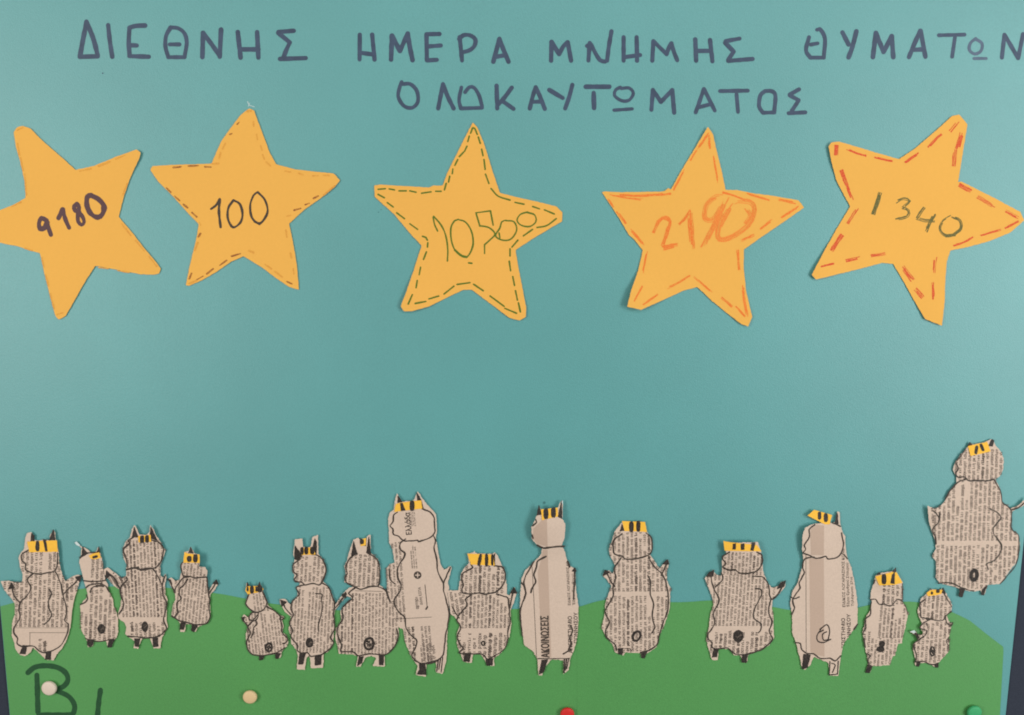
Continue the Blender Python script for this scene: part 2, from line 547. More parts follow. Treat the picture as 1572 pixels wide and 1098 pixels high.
def star(z, outline, label, digits, dashes, dash_mat, dash_w, curls=(), rnd=2.0, seed=0.0):
    pl = ruffle(round_poly(z(outline), rnd), 3.0, 0.28, seed, 0.25)
    cx = sum(p[0] for p in pl) / len(pl); cy = sum(p[1] for p in pl) / len(pl)
    lift = make_lift(T_CARD + 0.00015, curls, 0.6, seed, 0.012)
    hf = lambda x, y: lift(x, y) + card_h(x, y)
    org = P(cx, cy, top(cx, cy))
    mb = MB()
    mb.slab(pl, M_STAR, hf, 0.0003, 7.0, M_CUT)
    root = mb.build('paper_star', None, org)
    tag(root, label, 'paper star', 'yellow paper stars')
    face = over(hf, 0.0003)
    mb = MB()
    for k, (m, polys) in enumerate(outline_dashes([(d[0], d[1] if len(d) > 1 else None, d[2] if len(d) > 2 else dash_mat) for d in dashes], z, dash_w).items()):
        mb.sheet(polys, m, over(face, 0.00005 + 0.00001 * k))
    if mb.f:
        mb.build('stitching', root, org)
    for dm, w, sts in digits:
        polys = []
        for st in sts:
            ww = w
            if isinstance(st, tuple):
                st, ww = st
            polys += crayon(z(st), ww / z.s) if dm in (M_ORC, M_ORF, M_GRC) else stroke(z(st), ww / z.s, vary=0.22)
        mb = MB()
        mb.sheet(polys, dm, over(face, 0.00008))
        mb.build('digit', root, org)
    return root

def D(*segs, w=None, m=None):
    r = []
    for s_ in segs:
        t = [list(s_)]
        t.append(w)
        if m: t.append(m)
        r.append(tuple(t))
    return r

z1 = Z(0, 180, 3.432)
star(z1, [(72,78),(88,55),(118,45),(160,60),(230,130),(340,225),(398,278),(500,255),(620,205),(720,170),(742,188),(735,215),(690,310),(655,410),(625,525),(690,600),(760,690),(820,760),(848,800),(838,825),(810,830),(740,828),(640,808),(502,783),(440,880),(385,980),(345,1048),(310,1068),(292,1050),(265,950),(235,830),(210,715),(160,705),(100,682),(0,662),(-150,632),(-185,600),(-175,560),(0,490),(70,462),(135,425),(128,330),(105,230),(82,150)],
     'yellow paper star numbered 9180 in thick brown marker',
     [(M_BROWN, 25, [[(246,545),(218,532),(205,560),(212,588),(236,582),(248,556)], [(246,548),(258,590),(268,620)]]),
      (M_BROWN, 24, [[(308,532),(330,488)], [(330,488),(345,540),(364,583)]]),
      (M_BROWN, 21, [[(418,500),(396,492),(390,468),(405,455),(416,478),(410,510),(412,550),(430,568),(443,552),(434,524),(412,500)]]),
      (M_BROWN, 27, [[(478,412),(518,432),(547,468),(540,510),(515,528),(478,508),(458,465),(460,420),(480,412)]])],
     D([(92,140),(102,200)],[(108,215),(122,280)],[(130,300),(140,410)],[(110,448),(60,472)],[(90,70),(120,55)],[(420,285),(480,272)],[(520,258),(580,235)],[(610,222),(660,200)],
       [(648,410),(670,350)],[(640,560),(690,625)],[(715,650),(760,705)],[(785,735),(825,785)],[(520,792),(570,798)],[(620,808),(680,818)],[(220,740),(232,790)],[(240,830),(256,890)],[(265,930),(285,1010)],[(130,690),(170,702)],[(300,1040),(330,1030)], w=8, m=M_FAINT),
     M_FAINT, 8, [(215, 235, 40, 0.8)], 1.5, 1.0)

z2 = Z(220, 150, 3.54)
star(z2, [(37,392),(50,372),(160,365),(280,362),(372,358),(395,300),(425,235),(475,165),(530,92),(578,58),(602,70),(620,120),(650,200),(685,295),(722,362),(780,378),(830,390),(930,402),(1035,412),(1070,450),(1040,485),(960,550),(880,605),(792,685),(812,780),(835,910),(846,1045),(795,1030),(720,980),(640,920),(545,862),(480,890),(400,945),(320,992),(250,1022),(230,1020),(255,900),(285,780),(302,688),(240,625),(160,535),(80,455)],
     'yellow paper star numbered 100 in thin black pen',
     [(M_PEN, 14, [[(368,605),(395,585),(415,555)], [(415,552),(411,620),(420,704)]]),
      (M_PEN, 13, [[(490,558),(524,578),(539,630),(528,678),(488,705),(460,660),(462,600),(488,560)]]),
      (M_PEN, 12, [[(622,514),(660,555),(676,615),(656,662),(628,684),(590,652),(581,585),(600,530),(622,514)], ([(605,674),(632,688)], 13)])],
     D([(163,380),(205,376)],[(415,912),(452,885)],[(480,862),(528,848)],[(345,958),(380,930)],[(290,990),(325,970)],[(250,985),(262,955)], w=9, m=M_DASH) +
     D([(245,372),(298,370)],[(335,376),(368,378)],[(170,535),(198,560)],[(218,580),(240,598)],[(265,625),(290,648)],[(820,612),(855,602)],[(880,582),(902,574)],[(925,548),(950,535)],[(510,145),(520,135)],[(470,200),(482,195)],[(300,755),(310,740)],[(780,1000),(808,1012)],[(125,490),(150,515)], w=9, m=M_DASH) +
     D([(375,360),(410,358)],[(420,300),(412,330)],[(598,130),(600,155)],[(615,200),(620,228)],[(637,260),(645,285)],[(648,310),(658,335)],[(668,350),(690,370)],[(770,400),(800,405)],[(845,412),(868,420)],[(920,425),(950,425)],[(980,422),(1010,424)],[(305,680),(312,695)],[(280,830),(295,790)],[(775,720),(780,760)],[(800,845),(805,870)],[(815,930),(818,960)],[(715,945),(755,975)],[(660,905),(695,930)],[(575,832),(600,842)],[(980,530),(1040,480)],[(780,645),(800,640)],[(565,75),(585,72)],[(250,1010),(290,995)],[(445,250),(430,280)], w=9, m=M_FAINT),
     M_DASH, 9, [(500, 270, 40, 0.7)], 1.3, 2.0)

z3 = Z(560, 170, 3.328)
star(z3, [(552,60),(575,85),(610,170),(650,300),(690,420),(770,440),(880,465),(980,490),(1010,520),(1008,565),(940,605),(850,660),(770,712),(785,800),(808,920),(825,1010),(822,1055),(790,1072),(740,1060),(680,1015),(600,955),(548,915),(505,915),(430,950),(330,1000),(240,1025),(200,1025),(183,1000),(205,945),(245,830),(290,690),(225,620),(150,530),(50,440),(48,382),(80,378),(200,385),(330,393),(348,382),(388,384),(400,380),(420,320),(460,240),(510,140)],
     'yellow paper star numbered 10500 in green pen with green dashed border',
     [(M_GPEN, 8, [[(372,615),(356,580),(350,545)], [(352,540),(390,585),(414,640),(424,710),(422,768)]]),
      (M_GPEN, 8, [[(475,556),(515,570),(546,620),(552,690),(520,748),(470,725),(444,670),(440,600),(460,562),(478,556)], ([(460,712),(490,738),(520,748)], 11)]),
      (M_GPEN, 8, [[(568,522),(642,512)], [(642,512),(656,585)], [(568,522),(588,590)], [(588,588),(635,598),(665,630),(640,660),(612,685)], [(612,685),(612,730)]]),
      (M_GPEN, 8, [[(720,562),(762,568),(776,610),(748,655),(705,662),(668,640),(690,600),(700,568),(722,560)], [(690,650),(686,625)]]),
      (M_GPEN, 8, [[(830,520),(868,533),(874,568),(842,592),(798,585),(778,560),(795,530),(832,518)]]),
      (M_GPEN, 10, [[(531,778),(547,780)]])],
     D(*[[(551,88),(541,115)],[(534,130),(526,158)],[(522,182),(510,207)],[(505,212),(483,235)],[(475,250),(460,280)],[(450,298),(447,322)],[(434,335),(428,365)],[(416,372),(407,405)],[(390,412),(362,412)],[(338,415),(290,422)],[(262,417),(230,410)],[(212,410),(175,410)],[(152,405),(125,400)],[(105,399),(68,402)],[(68,428),(100,445)],[(115,470),(145,492)],[(163,522),(203,552)],[(230,578),(270,607)],[(295,642),(312,648),(320,662)],[(322,675),(320,697)],[(315,722),(300,760)],[(285,800),(278,838)],[(268,868),(262,905)],[(243,940),(222,988)],[(258,985),(312,975)],[(328,962),(378,947)],[(405,937),(455,897)],[(472,888),(537,879)],[(556,887),(605,920)],[(640,947),(712,1000)],[(715,1010),(775,1035)],[(795,1028),(785,982)],[(780,968),(770,920)],[(765,893),(756,848)],[(745,818),(738,770)],[(742,742),(742,707)],[(752,697),(782,662)],[(810,640),(857,607)],[(880,597),(930,587),(978,552)],[(968,528),(918,507)],[(893,502),(858,490)],[(813,478),(768,469)],[(742,457),(682,437),(645,398)],[(634,372),(617,325)],[(615,300),(609,250)],[(604,230),(597,197)],[(590,167),(580,135)],[(575,122),(562,92),(555,88)]], w=8.5),
     M_GPEN, 8.5, [(625, 470, 60, 2.2), (800, 485, 50, 0.8)], 1.6, 3.0)

z4 = Z(910, 180, 3.229)
star(z4, [(570,48),(595,82),(615,170),(640,270),(658,360),(720,362),(800,378),(880,388),(1020,412),(1048,448),(960,510),(850,585),(750,655),(748,740),(760,860),(790,990),(770,1038),(735,1025),(670,975),(590,910),(518,842),(450,860),(330,915),(240,955),(170,940),(190,860),(225,760),(248,660),(205,605),(180,585),(130,500),(45,372),(60,368),(150,372),(280,370),(355,368),(375,352),(388,358),(430,280),(500,165)],
     'yellow paper star numbered 2190 in smeared orange crayon',
     [(M_ORC, 14, [[(300,572),(328,515),(360,494),(384,520),(366,585),(345,638)], [(320,520),(350,500),(378,515)], ([(376,545),(350,630)], 16), [(345,642),(420,632)], [(352,652),(400,640)]]),
      (M_ORC, 13, [[(428,532),(460,500),(485,462)], ([(485,462),(494,560),(498,652)], 15), [(478,500),(488,630)]]),
      (M_ORF, 22, [[(660,395),(610,395),(562,440),(555,500),(590,510),(630,460),(650,410)], ([(668,395),(610,520),(545,648)], 24), ([(640,470),(600,560)], 18)]),
      (M_ORF, 22, [[(690,425),(650,480),(622,560),(630,605),(690,592),(770,535),(800,470),(785,425),(720,415),(685,430)], ([(760,450),(780,490),(745,540)], 16), ([(690,440),(635,540)], 14)])],
     D([(575,80),(520,160)],[(515,165),(485,215)],[(455,260),(400,360)],[(578,90),(580,155)],[(597,180),(612,270),(622,325)],[(630,370),(690,385),(755,410)],[(765,380),(875,412)],[(910,405),(1005,425)],[(1020,442),(935,497)],[(890,510),(832,555)],[(800,585),(738,613)],[(716,660),(725,755)],[(742,835),(750,900),(765,990)],[(710,938),(755,988)],[(628,885),(690,940)],[(502,792),(590,868)],[(482,788),(370,850)],[(322,878),(250,930)],[(245,838),(206,912)],[(268,665),(246,772)],[(188,555),(255,635)],[(120,468),(162,528)],[(78,408),(103,445)],[(85,383),(170,400),(250,408)],[(95,386),(240,390),(385,380)], w=10),
     M_ORC, 10, [(968, 475, 70, 4.0), (1150, 500, 45, 1.0), (1090, 200, 45, 1.0)], 1.0, 4.0)

z5 = Z(1232, 160, 3.138)
star(z5, [(125,205),(138,185),(175,180),(260,205),(370,238),(465,265),(540,215),(640,130),(720,58),(755,50),(795,98),(778,200),(750,375),(765,372),(800,390),(920,450),(1050,520),(1067,560),(1000,620),(900,660),(800,688),(712,705),(695,760),(688,850),(685,950),(672,1068),(590,1035),(540,950),(490,860),(437,770),(385,765),(250,800),(65,845),(45,822),(100,715),(165,600),(230,492),(200,440),(162,365),(140,280)],
     'yellow paper star numbered 1340 in dark green crayon with red crayon dashes',
     [(M_GRC, 20, [[(378,415),(358,475),(340,530)]]),
      (M_GRC, 12, [[(450,472),(485,455),(516,468),(482,500)], [(482,500),(510,512),(504,540),(450,555)]]),
      (M_GRC, 14, [[(585,497),(550,548)], [(550,548),(590,560),(636,562)], ([(636,530),(615,570),(595,612)], 18)]),
      (M_GRC, 12, [[(722,540),(760,562),(762,600),(722,632),(685,632),(660,598),(680,560),(715,540)], ([(690,634),(735,628)], 14)])],
     D([(212,218),(255,236),(305,250)],[(348,255),(390,268),(432,275)],[(495,280),(558,237)],[(605,208),(668,145)],[(820,640),(780,664),(728,680)],[(955,605),(860,632)],[(90,780),(150,768)],[(628,860),(630,940)],[(1040,565),(975,598)], w=9) +
     D([(712,132),(752,85)],[(735,220),(728,298)],[(845,445),(925,497)],[(980,515),(1040,548)],[(640,738),(633,812)],[(210,755),(275,740)],[(330,730),(398,720)],[(265,500),(218,575)],[(240,462),(210,380)], w=15) +
     D([(768,140),(745,215)],[(755,390),(810,420)],[(482,785),(530,848)],[(545,890),(580,930)],[(190,630),(140,705)],[(187,318),(212,390)],[(165,198),(162,245)], w=21),
     M_RED, 10, [(1252, 425, 60, 1.6), (1285, 225, 50, 1.2), (1440, 490, 50, 1.2)], 1.2, 5.0)

# ------------------------------------------------------------------ newsprint
GLYPH = [  # letter-like shapes in a unit box (x, y up), each a list of thin bars
    [((0.1, 0), (0.1, 1)), ((0.1, 1), (0.8, 1)), ((0.8, 1), (0.8, 0)), ((0.1, 0), (0.8, 0))],
    [((0.4, 0), (0.4, 1))],
    [((0.0, 1), (0.85, 1)), ((0.42, 0), (0.42, 1))],
    [((0.1, 1), (0.45, 0)), ((0.45, 0), (0.85, 1))],
    [((0.1, -0.45), (0.1, 1)), ((0.1, 1), (0.8, 0.9)), ((0.8, 0.9), (0.8, 0.1)), ((0.8, 0.1), (0.1, 0))],
    [((0.1, 0), (0.1, 1)), ((0.1, 1), (0.75, 0.95)), ((0.75, 0.95), (0.75, -0.4))],
    [((0.1, 0.5), (0.1, 0)), ((0.1, 0), (0.8, 0)), ((0.8, 0), (0.8, 1)), ((0.8, 1), (0.2, 1)), ((0.1, 1), (0.1, 0.5))],
    [((0.75, 1), (0.1, 0.8)), ((0.1, 0.8), (0.5, 0.5)), ((0.5, 0.5), (0.1, 0.15)), ((0.1, 0.15), (0.8, 0))],
    [((0.1, 0), (0.1, 1)), ((0.1, 0.4), (0.75, 1)), ((0.3, 0.5), (0.8, 0))],
    [((0.1, 1), (0.8, 0)), ((0.45, 0.5), (0.1, 0)), ((0.1, 1), (0.0, 1.4))],
    [((0.1, -0.4), (0.1, 1)), ((0.1, 0), (0.7, 0)), ((0.7, 0), (0.7, 1))],
]
def news_text(poly, z, blocks, rnd):
    """columns of tiny unreadable print; the lines run up the page"""
    qs = []
    for (x0, y0, x1, y1, pitch, ang, *opt) in blocks:
        dens = opt[0] if opt else 1.0
        a = R(ang)
        ux, uy = math.sin(a), -math.cos(a)      # reading direction (up the page)
        vx, vy = -math.cos(a), -math.sin(a)     # towards the line above
        cx, cy = (x0 + x1) / 2, (y0 + y1) / 2
        hw, hh = (x1 - x0) / 2, (y1 - y0) / 2
        p = pitch / z.s
        xh, cw, th = 0.47 * p, 0.40 * p, 0.135 * p
        nl = int(2 * hw / pitch) + 1
        for li in range(nl):
            off = (-hw + (li + 0.25) * pitch)
            t = -hh / pitch * p
            end = hh / z.s
            t = -hh / z.s
            bold = rnd.random() < 0.10
            if dens < 1 and rnd.random() > dens + 0.25:
                continue
            if rnd.random() < 0.12:
                end = end - rnd.random() * 1.0 * hh / z.s
            bx, by = z.o[0] + (cx + off) / z.s, z.o[1] + cy / z.s
            while t < end:
                for ch in range(rnd.choice((2, 3, 3, 4, 5, 6, 7, 8, 9, 10))):
                    if t > end:
                        break
                    px, py = bx + ux * t, by + uy * t
                    if inside(poly, px + vx * xh * .5, py + vy * xh * .5):
                        g = rnd.choice(GLYPH)
                        w2 = th * (0.85 if bold else 0.5)
                        for (ax, ay), (bx2, by2) in g:
                            A = (px + ux * ax * cw + vx * ay * xh, py + uy * ax * cw + vy * ay * xh)
                            B = (px + ux * bx2 * cw + vx * by2 * xh, py + uy * bx2 * cw + vy * by2 * xh)
                            dx, dy = B[0] - A[0], B[1] - A[1]
                            L = math.hypot(dx, dy) or 1
                            nx, ny = -dy / L * w2, dx / L * w2
                            qs.append([(A[0] + nx, A[1] + ny), (A[0] - nx, A[1] - ny), (B[0] - nx, B[1] - ny), (B[0] + nx, B[1] + ny)])
                    t += cw * 1.12
                t += cw * 0.9
                if rnd.random() < dens * 0.02:
                    t += cw * 2
    return qs

def font_quads(s, z, p_start, p_end, cap, bold=0.0):
    """a printed word running from p_start to p_end (tracing coordinates), its capitals cap high"""
    c = bpy.data.curves.new('print', 'FONT')
    c.body = s
    c.resolution_u = 2
    c.offset = 0.0
    o = bpy.data.objects.new('print', c)
    COL.objects.link(o)
    bpy.context.view_layer.update()
    me = o.to_mesh()
    V = [v.co.copy() for v in me.vertices]
    F = [list(p.vertices) for p in me.polygons]
    o.to_mesh_clear()
    bpy.data.objects.remove(o)
    bpy.data.curves.remove(c)
    x0, x1 = min(v.x for v in V), max(v.x for v in V)
    (a, b), = [(z([p_start])[0], z([p_end])[0])]
    dx, dy = b[0] - a[0], b[1] - a[1]
    L = math.hypot(dx, dy)
    ux, uy = dx / L, dy / L
    vx, vy = uy, -ux
    kx, ky = L / (x1 - x0), cap / z.s / 0.72
    pts = [(a[0] + ux * (v.x - x0) * kx + vx * v.y * ky, a[1] + uy * (v.x - x0) * kx + vy * v.y * ky) for v in V]
    return [[pts[i] for i in f] for f in F]

def wob(pts, seed):
    """a hand-held pen never runs quite smoothly"""
    out = []
    p = crom(pts, 5.0)
    for i, (x, y) in enumerate(p):
        n = noise.noise_vector(Vector((x * 0.21, y * 0.21, seed * 2.7)))
        e = 0.0 if i in (0, len(p) - 1) else 0.9
        out.append((x + n.x * e, y + n.y * e))
    return out

# ------------------------------------------------------------------ paper sheep
N_SHEEP = [0]
def sheep(z, label, outline, lines, ears=(), legs=(), tail=None, hands=(), crown=None, stripes=(), text=(), words=(),
          band=None, curls=(), lw=8.5, extra=None, logo=None, torn=()):
    k = N_SHEEP[0]
    N_SHEEP[0] += 1
    rnd = random.Random(100 + k)
    raw = z(outline)
    pl = ruffle(round_poly(raw, 1.2), 1.8, 0.55, k * 3.7, 0.55)
    xs = [p[0] for p in pl]; ys = [p[1] for p in pl]
    cx, by = (min(xs) + max(xs)) / 2, max(ys)
    base = T_CARD + 0.00062 + 0.00003 * ((k * 5) % 8)
    lift = make_lift(base, curls, 0.8, k * 1.9, 0.022)
    hf = lambda x, y: lift(x, y) + card_h(x, y)
    TH = 0.00012
    face = over(hf, TH)
    org = P(cx, by, card_h(cx, by) + T_CARD)
    root = bpy.data.objects.new('paper_sheep', None)
    COL.objects.link(root)
    root.location = org
    root.empty_display_size = 0.02
    tag(root, label, 'paper sheep', 'newsprint sheep on the poster')
    mb = MB()
    mb.slab(pl, M_NEWS, hf, TH, 3.6)
    if band:
        for bpoly in band:
            mb.sheet([ruffle(z(bpoly), 4, 0)], M_BAND, over(face, 0.00003), 4.0)
    qs = news_text(raw, z, text, rnd)
    if qs:
        mb.quads(qs, M_SMALL, over(face, 0.00004))
    polys, thin = [], []
    for ln in lines:
        w = lw
        if isinstance(ln, tuple):
            ln, w = ln
        polys += stroke(wob(z(ln), k), 1.18 * w / z.s, vary=0.36, step=2.2)
    if polys:
        mb.sheet(polys, M_LINE, over(face, 0.00007), 0)
    if extra:
        ep = []
        for ln, w in extra:
            ep += stroke(z(ln), w / z.s, vary=0.05)
        mb.sheet(ep, M_PRINT, over(face, 0.00005), 0)
    for tp in torn:
        mb.sheet([z(tp)], M_WHITE, over(face, 0.00009), 0)
    body = mb.build('body', root, org)
    for s_, a, b, cap, bold in words:
        mb = MB()
        q2 = [q for q in font_quads(s_, z, a, b, cap, bold) if inside(raw, sum(p[0] for p in q) / len(q), sum(p[1] for p in q) / len(q))]
        if q2:
            e = bold * cap / z.s * 0.9
            for n_, (ex, ey) in enumerate(((0, 0), (0, e), (0, -e), (e, 0), (-e, 0))):
                mb.quads([[(px + ex, py + ey) for px, py in q] for q in q2], M_PRINT, over(face, 0.00005 + 0.000004 * n_))
            mb.build('printed_word', body, org)
    if logo:
        lx, ly, lr = logo
        q = z([(lx, ly)])[0]
        r = lr / z.s
        mb = MB()
        mb.sheet([disk(q[0], q[1], r, 20)], M_PRINT, over(face, 0.00005), 0)
        mb.sheet([[(q[0] - r * .62, q[1] - r * .13), (q[0] + r * .62, q[1] - r * .13), (q[0] + r * .62, q[1] + r * .13), (q[0] - r * .62, q[1] + r * .13)],
                  [(q[0] - r * .13, q[1] - r * .62), (q[0] + r * .13, q[1] - r * .62), (q[0] + r * .13, q[1] + r * .62), (q[0] - r * .13, q[1] + r * .62)]], M_NEWS, over(face, 0.00007), 0)
        mb.build('printed_emblem', body, org)
    def inked(name, shapes, m=M_BLACK, fat=0.0):
        mb = MB()
        if fat:
            shapes = list(shapes)
            for sh in list(shapes):
                shapes += stroke(sh + sh[:1], fat, smooth=False, vary=0.4)
        mb.sheet(shapes, m, over(face, 0.00011), 4.0)
        mb.build(name, root, org)
    for e in ears:
        inked('ear', [ruffle(z(e), 2, 0.35, k + 9.1, 0.4)], fat=1.3)
    for e in legs:
        if isinstance(e, dict):
            ps = []
            for ln, w in e['strokes']:
                ps += stroke(z(ln), w / z.s)
            inked('leg', ps)
        else:
            inked('leg', [ruffle(z(e), 2, 0.35, k + 5.1, 0.4)], fat=1.3)
    for e in hands:
        inked('hand', [z(e)], fat=1.6)
    if tail:
        kind = tail[0]
        ps = []
        if kind == 'solid':
            _, x, y, rx, ry = tail
            ps = [ruffle(z(disk(x, y, rx, 14, ry)), 2, 0.4, k, 0.5)]
            mb = MB(); mb.sheet(ps, M_BLACK, over(face, 0.00010))
            hx, hy = z([(x + rx * .1, y)])[0]
            fl = stroke([(hx - rx / z.s * .25, hy + ry / z.s * .2), (hx + rx / z.s * .3, hy - ry / z.s * .15)], 1.1)
            for q_ in range(4):
                a = rnd.random() * 6.3
                fx, fy = hx + math.cos(a) * rx / z.s * .45, hy + math.sin(a) * ry / z.s * .45
                fl += stroke([(fx - 1.1, fy + 0.8 * rnd.uniform(-1, 1)), (fx + 1.1, fy + 0.8 * rnd.uniform(-1, 1))], 0.7)
            mb.sheet(fl, M_FLECK, over(face, 0.00013), 0)
            mb.build('tail', root, org)
        elif kind == 'scrib':
            _, x, y, rx, ry, n = tail
            ring = [(x + rx * math.cos(a) * (1 + .12 * rnd.uniform(-1, 1)), y + ry * math.sin(a) * (1 + .12 * rnd.uniform(-1, 1))) for a in [i * 0.9 for i in range(8)]]
            ps = stroke(z(ring), 0.36 * rx / z.s + 1.1)
            for i in range(n + 2):
                a = rnd.random() * 6.3
                ps += stroke(z([(x + rx * .6 * math.cos(a), y + ry * .6 * math.sin(a)), (x + rx * .25 * math.cos(a + 1.5), y + ry * .25 * math.sin(a + 1.5)), (x - rx * .5 * math.cos(a), y - ry * .6 * math.sin(a))]), 1.5)
            inked('tail', ps)
        elif kind == 'ring':
            _, x, y, rx, ry, rot, w = tail
            c, s_ = math.cos(rot), math.sin(rot)
            ring = []
            for i in range(15):
                a = i * 0.45
                u, v = rx * math.cos(a), ry * math.sin(a)
                ring.append((x + u * c - v * s_, y + u * s_ + v * c))
            inked('tail', stroke(z(ring), w / z.s))
        elif kind == 'blobs':
            inked('tail', [ruffle(z(disk(x, y, rx, 14, ry)), 2, 0.4, k, 0.5) for x, y, rx, ry in tail[1]])
        elif kind == 'lines':
            ps = []
            for ln in tail[1]:
                ps += stroke(z(ln), lw / z.s)
            inked('tail', ps)
    if crown:
        ch = over(face, 0.00022)
        mb = MB()
        mb.slab(ruffle(z(crown), 2.5, 0.25, k, 0.4), M_CROWN, ch, 0.00025, 3.0, M_CUT)
        sp = []
        for st in stripes:
            if len(st) and isinstance(st[0], (int, float)):
                x, y, rx, ry = st[:4]
                sp.append(ruffle(z(bar(x, y, rx * 1.22, ry * 1.22, st[4] if len(st) > 4 else 0.0)), 1.5, 0.3, k, 0.6))
            else:
                sp.append(ruffle(z(st), 1.5, 0.3, k, 0.6))
        if sp:
            mb.sheet(sp, M_BLACK, over(ch, 0.00025 + 0.00008), 3.0)
        mb.build('crown', root, org)
    return root

r1 = Z(0, 790, 4.574); r2 = Z(100, 790, 4.576); r3 = Z(350, 800, 4.576); r4 = Z(500, 740, 3.543)
r5 = Z(780, 750, 3.66); r6 = Z(1060, 770, 3.923); rd = Z(1310, 860, 5.776); re = Z(1412, 660, 4.225)

sheep(r2, 'slim newsprint sheep with a torn white tip above one ear and small orange band',
 [(66,198),(80,190),(104,218),(122,228),(150,238),(178,264),(215,264),(230,228),(240,235),(246,272),(260,315),(268,400),(285,470),(300,485),(300,520),(318,560),(335,590),(340,640),(360,690),(372,730),(372,830),(360,865),(340,885),(325,930),(300,935),(288,890),(262,888),(200,885),(196,925),(160,935),(150,880),(135,850),(112,810),(110,720),(105,640),(135,600),(160,575),(155,540),(145,510),(130,460),(115,400),(98,330),(108,300),(115,235),(100,225)],
 [([(105,305),(125,285),(160,272),(240,265)], 10), [(130,465),(170,470),(230,470),(285,462)], [(145,515),(170,495),(200,490),(250,485),(290,510),(310,545)], ([(175,545),(190,515),(240,500),(270,505)], 10), [(150,565),(160,590),(140,615),(108,632)], ([(142,870),(200,890),(262,890),(340,875)], 6)],
 ears=[[(118,298),(122,230),(155,275)], [(222,268),(238,226),(244,268)]],
 legs=[[(158,880),(200,880),(195,912),(175,932),(155,915)], [(310,882),(345,878),(325,930),(298,932)]],
 tail=('solid', 255, 803, 29, 35), torn=[[(66,197),(80,189),(106,216),(100,224),(78,214)]],
 crown=[(165,290),(195,275),(240,265),(250,305),(215,315),(180,312)], stripes=[(210,297,17,8,-0.3)],
 text=[(185,320,372,885,33,2), (112,690,185,885,33,2,.6)], curls=[(160, 850, 40, 0.8)])

sheep(r1, 'large newsprint sheep with both arms spread, standing directly above the letter B',
 [(5,470),(60,465),(110,480),(155,478),(160,420),(140,370),(130,300),(150,265),(170,240),(178,160),(190,130),(215,122),(235,140),(240,180),(270,182),(310,178),(345,180),(352,140),(375,105),(388,125),(390,170),(400,210),(412,260),(415,340),(440,430),(460,470),(500,440),(545,420),(570,430),(560,460),(545,520),(520,600),(505,680),(495,790),(470,880),(430,950),(400,980),(375,1025),(320,1020),(290,985),(250,950),(232,935),(215,965),(180,995),(140,985),(110,950),(100,900),(82,850),(85,760),(105,700),(105,630),(80,590),(30,530)],
 [[(200,250),(150,285),(155,325),(180,345),(178,385),(230,412),(300,415),(385,395),(400,350),(405,270)],
  [(232,415),(190,455),(215,510),(190,570),(140,620),(135,680),(140,730),(100,790),(100,840),(125,870),(120,905),(150,925),(240,925),(270,955),(320,968),(415,930),(470,840),(478,770),(455,745),(468,690),(460,630),(440,560),(425,480),(388,400)],
  [(140,620),(95,565),(85,510)], [(450,555),(560,445)], [(345,525),(362,550),(340,610),(345,660),(362,705),(345,745),(308,772)]],
 ears=[[(215,185),(222,135),(238,150),(240,185)], [(345,180),(375,108),(385,178)]],
 legs=[[(160,920),(188,920),(178,980),(140,978)], [(325,965),(358,958),(355,1018),(318,1018)]],
 hands=[[(60,520),(100,518),(82,480)], [(530,440),(570,430),(560,470)]],
 crown=[(190,190),(300,185),(400,182),(405,262),(300,264),(205,265)],
 stripes=[(263,222,12,30), [(300,170),(322,175),(335,258),(318,260)]],
 text=[(120,270,500,790,32,2), (280,885,330,960,34,1), (0,475,110,600,33,1), (470,430,560,600,33,1)],
 extra=[([(205,830),(460,830)], 3), ([(210,832),(210,920)], 3), ([(105,796),(470,796)], 2)], curls=[(100, 850, 50, 0.9), (20, 895, 40, 0.7)])

sheep(r2, 'stout newsprint sheep with tall black ears and a blank strip around its tail',
 [(455,160),(470,100),(487,72),(500,90),(520,140),(560,145),(590,130),(598,72),(620,100),(640,150),(660,175),(685,220),(705,250),(690,300),(668,360),(670,430),(690,445),(705,415),(712,440),(700,500),(705,560),(720,600),(715,660),(712,740),(722,790),(700,830),(680,870),(668,940),(620,940),(605,890),(595,868),(545,870),(530,890),(515,945),(480,938),(492,890),(440,855),(420,840),(430,790),(415,755),(378,735),(372,700),(390,640),(395,580),(385,530),(340,500),(310,460),(275,420),(270,385),(300,372),(350,410),(400,450),(430,430),(428,390),(430,350),(408,300),(405,240),(425,190)],
 [[(480,160),(440,185),(455,200),(412,240),(410,265),(430,310),(435,370)], [(430,385),(470,382),(515,370),(530,392),(560,390),(640,370),(680,310),(688,230),(660,195),(610,180)], [(430,390),(480,374),(520,385),(600,375)],
  [(615,380),(650,430),(680,500),(690,570),(715,625),(700,690),(690,745),(715,800),(690,830),(640,860),(545,868),(500,860),(440,855)], [(430,440),(435,460),(395,500),(388,560),(412,620),(400,665),(378,700)],
  ([(385,522),(350,450),(310,420)], 10), [(682,500),(690,460),(705,425)]],
 ears=[[(470,160),(485,90),(512,158)], [(595,165),(602,88),(645,180)]],
 legs=[[(488,872),(525,872),(515,928),(490,925)], [(615,872),(650,868),(652,925),(620,930)]],
 hands=[[(285,450),(290,395),(320,425)]], tail=('solid', 560, 788, 24, 38),
 crown=[(512,152),(600,142),(605,192),(515,195)], stripes=[(540,174,13,22), (575,171,12,22)],
 text=[(395,180,720,720,24.5,-3), (470,765,705,860,31,-2,.7), (290,400,420,520,26,-30)], curls=[(228, 820, 40, 1.2)])

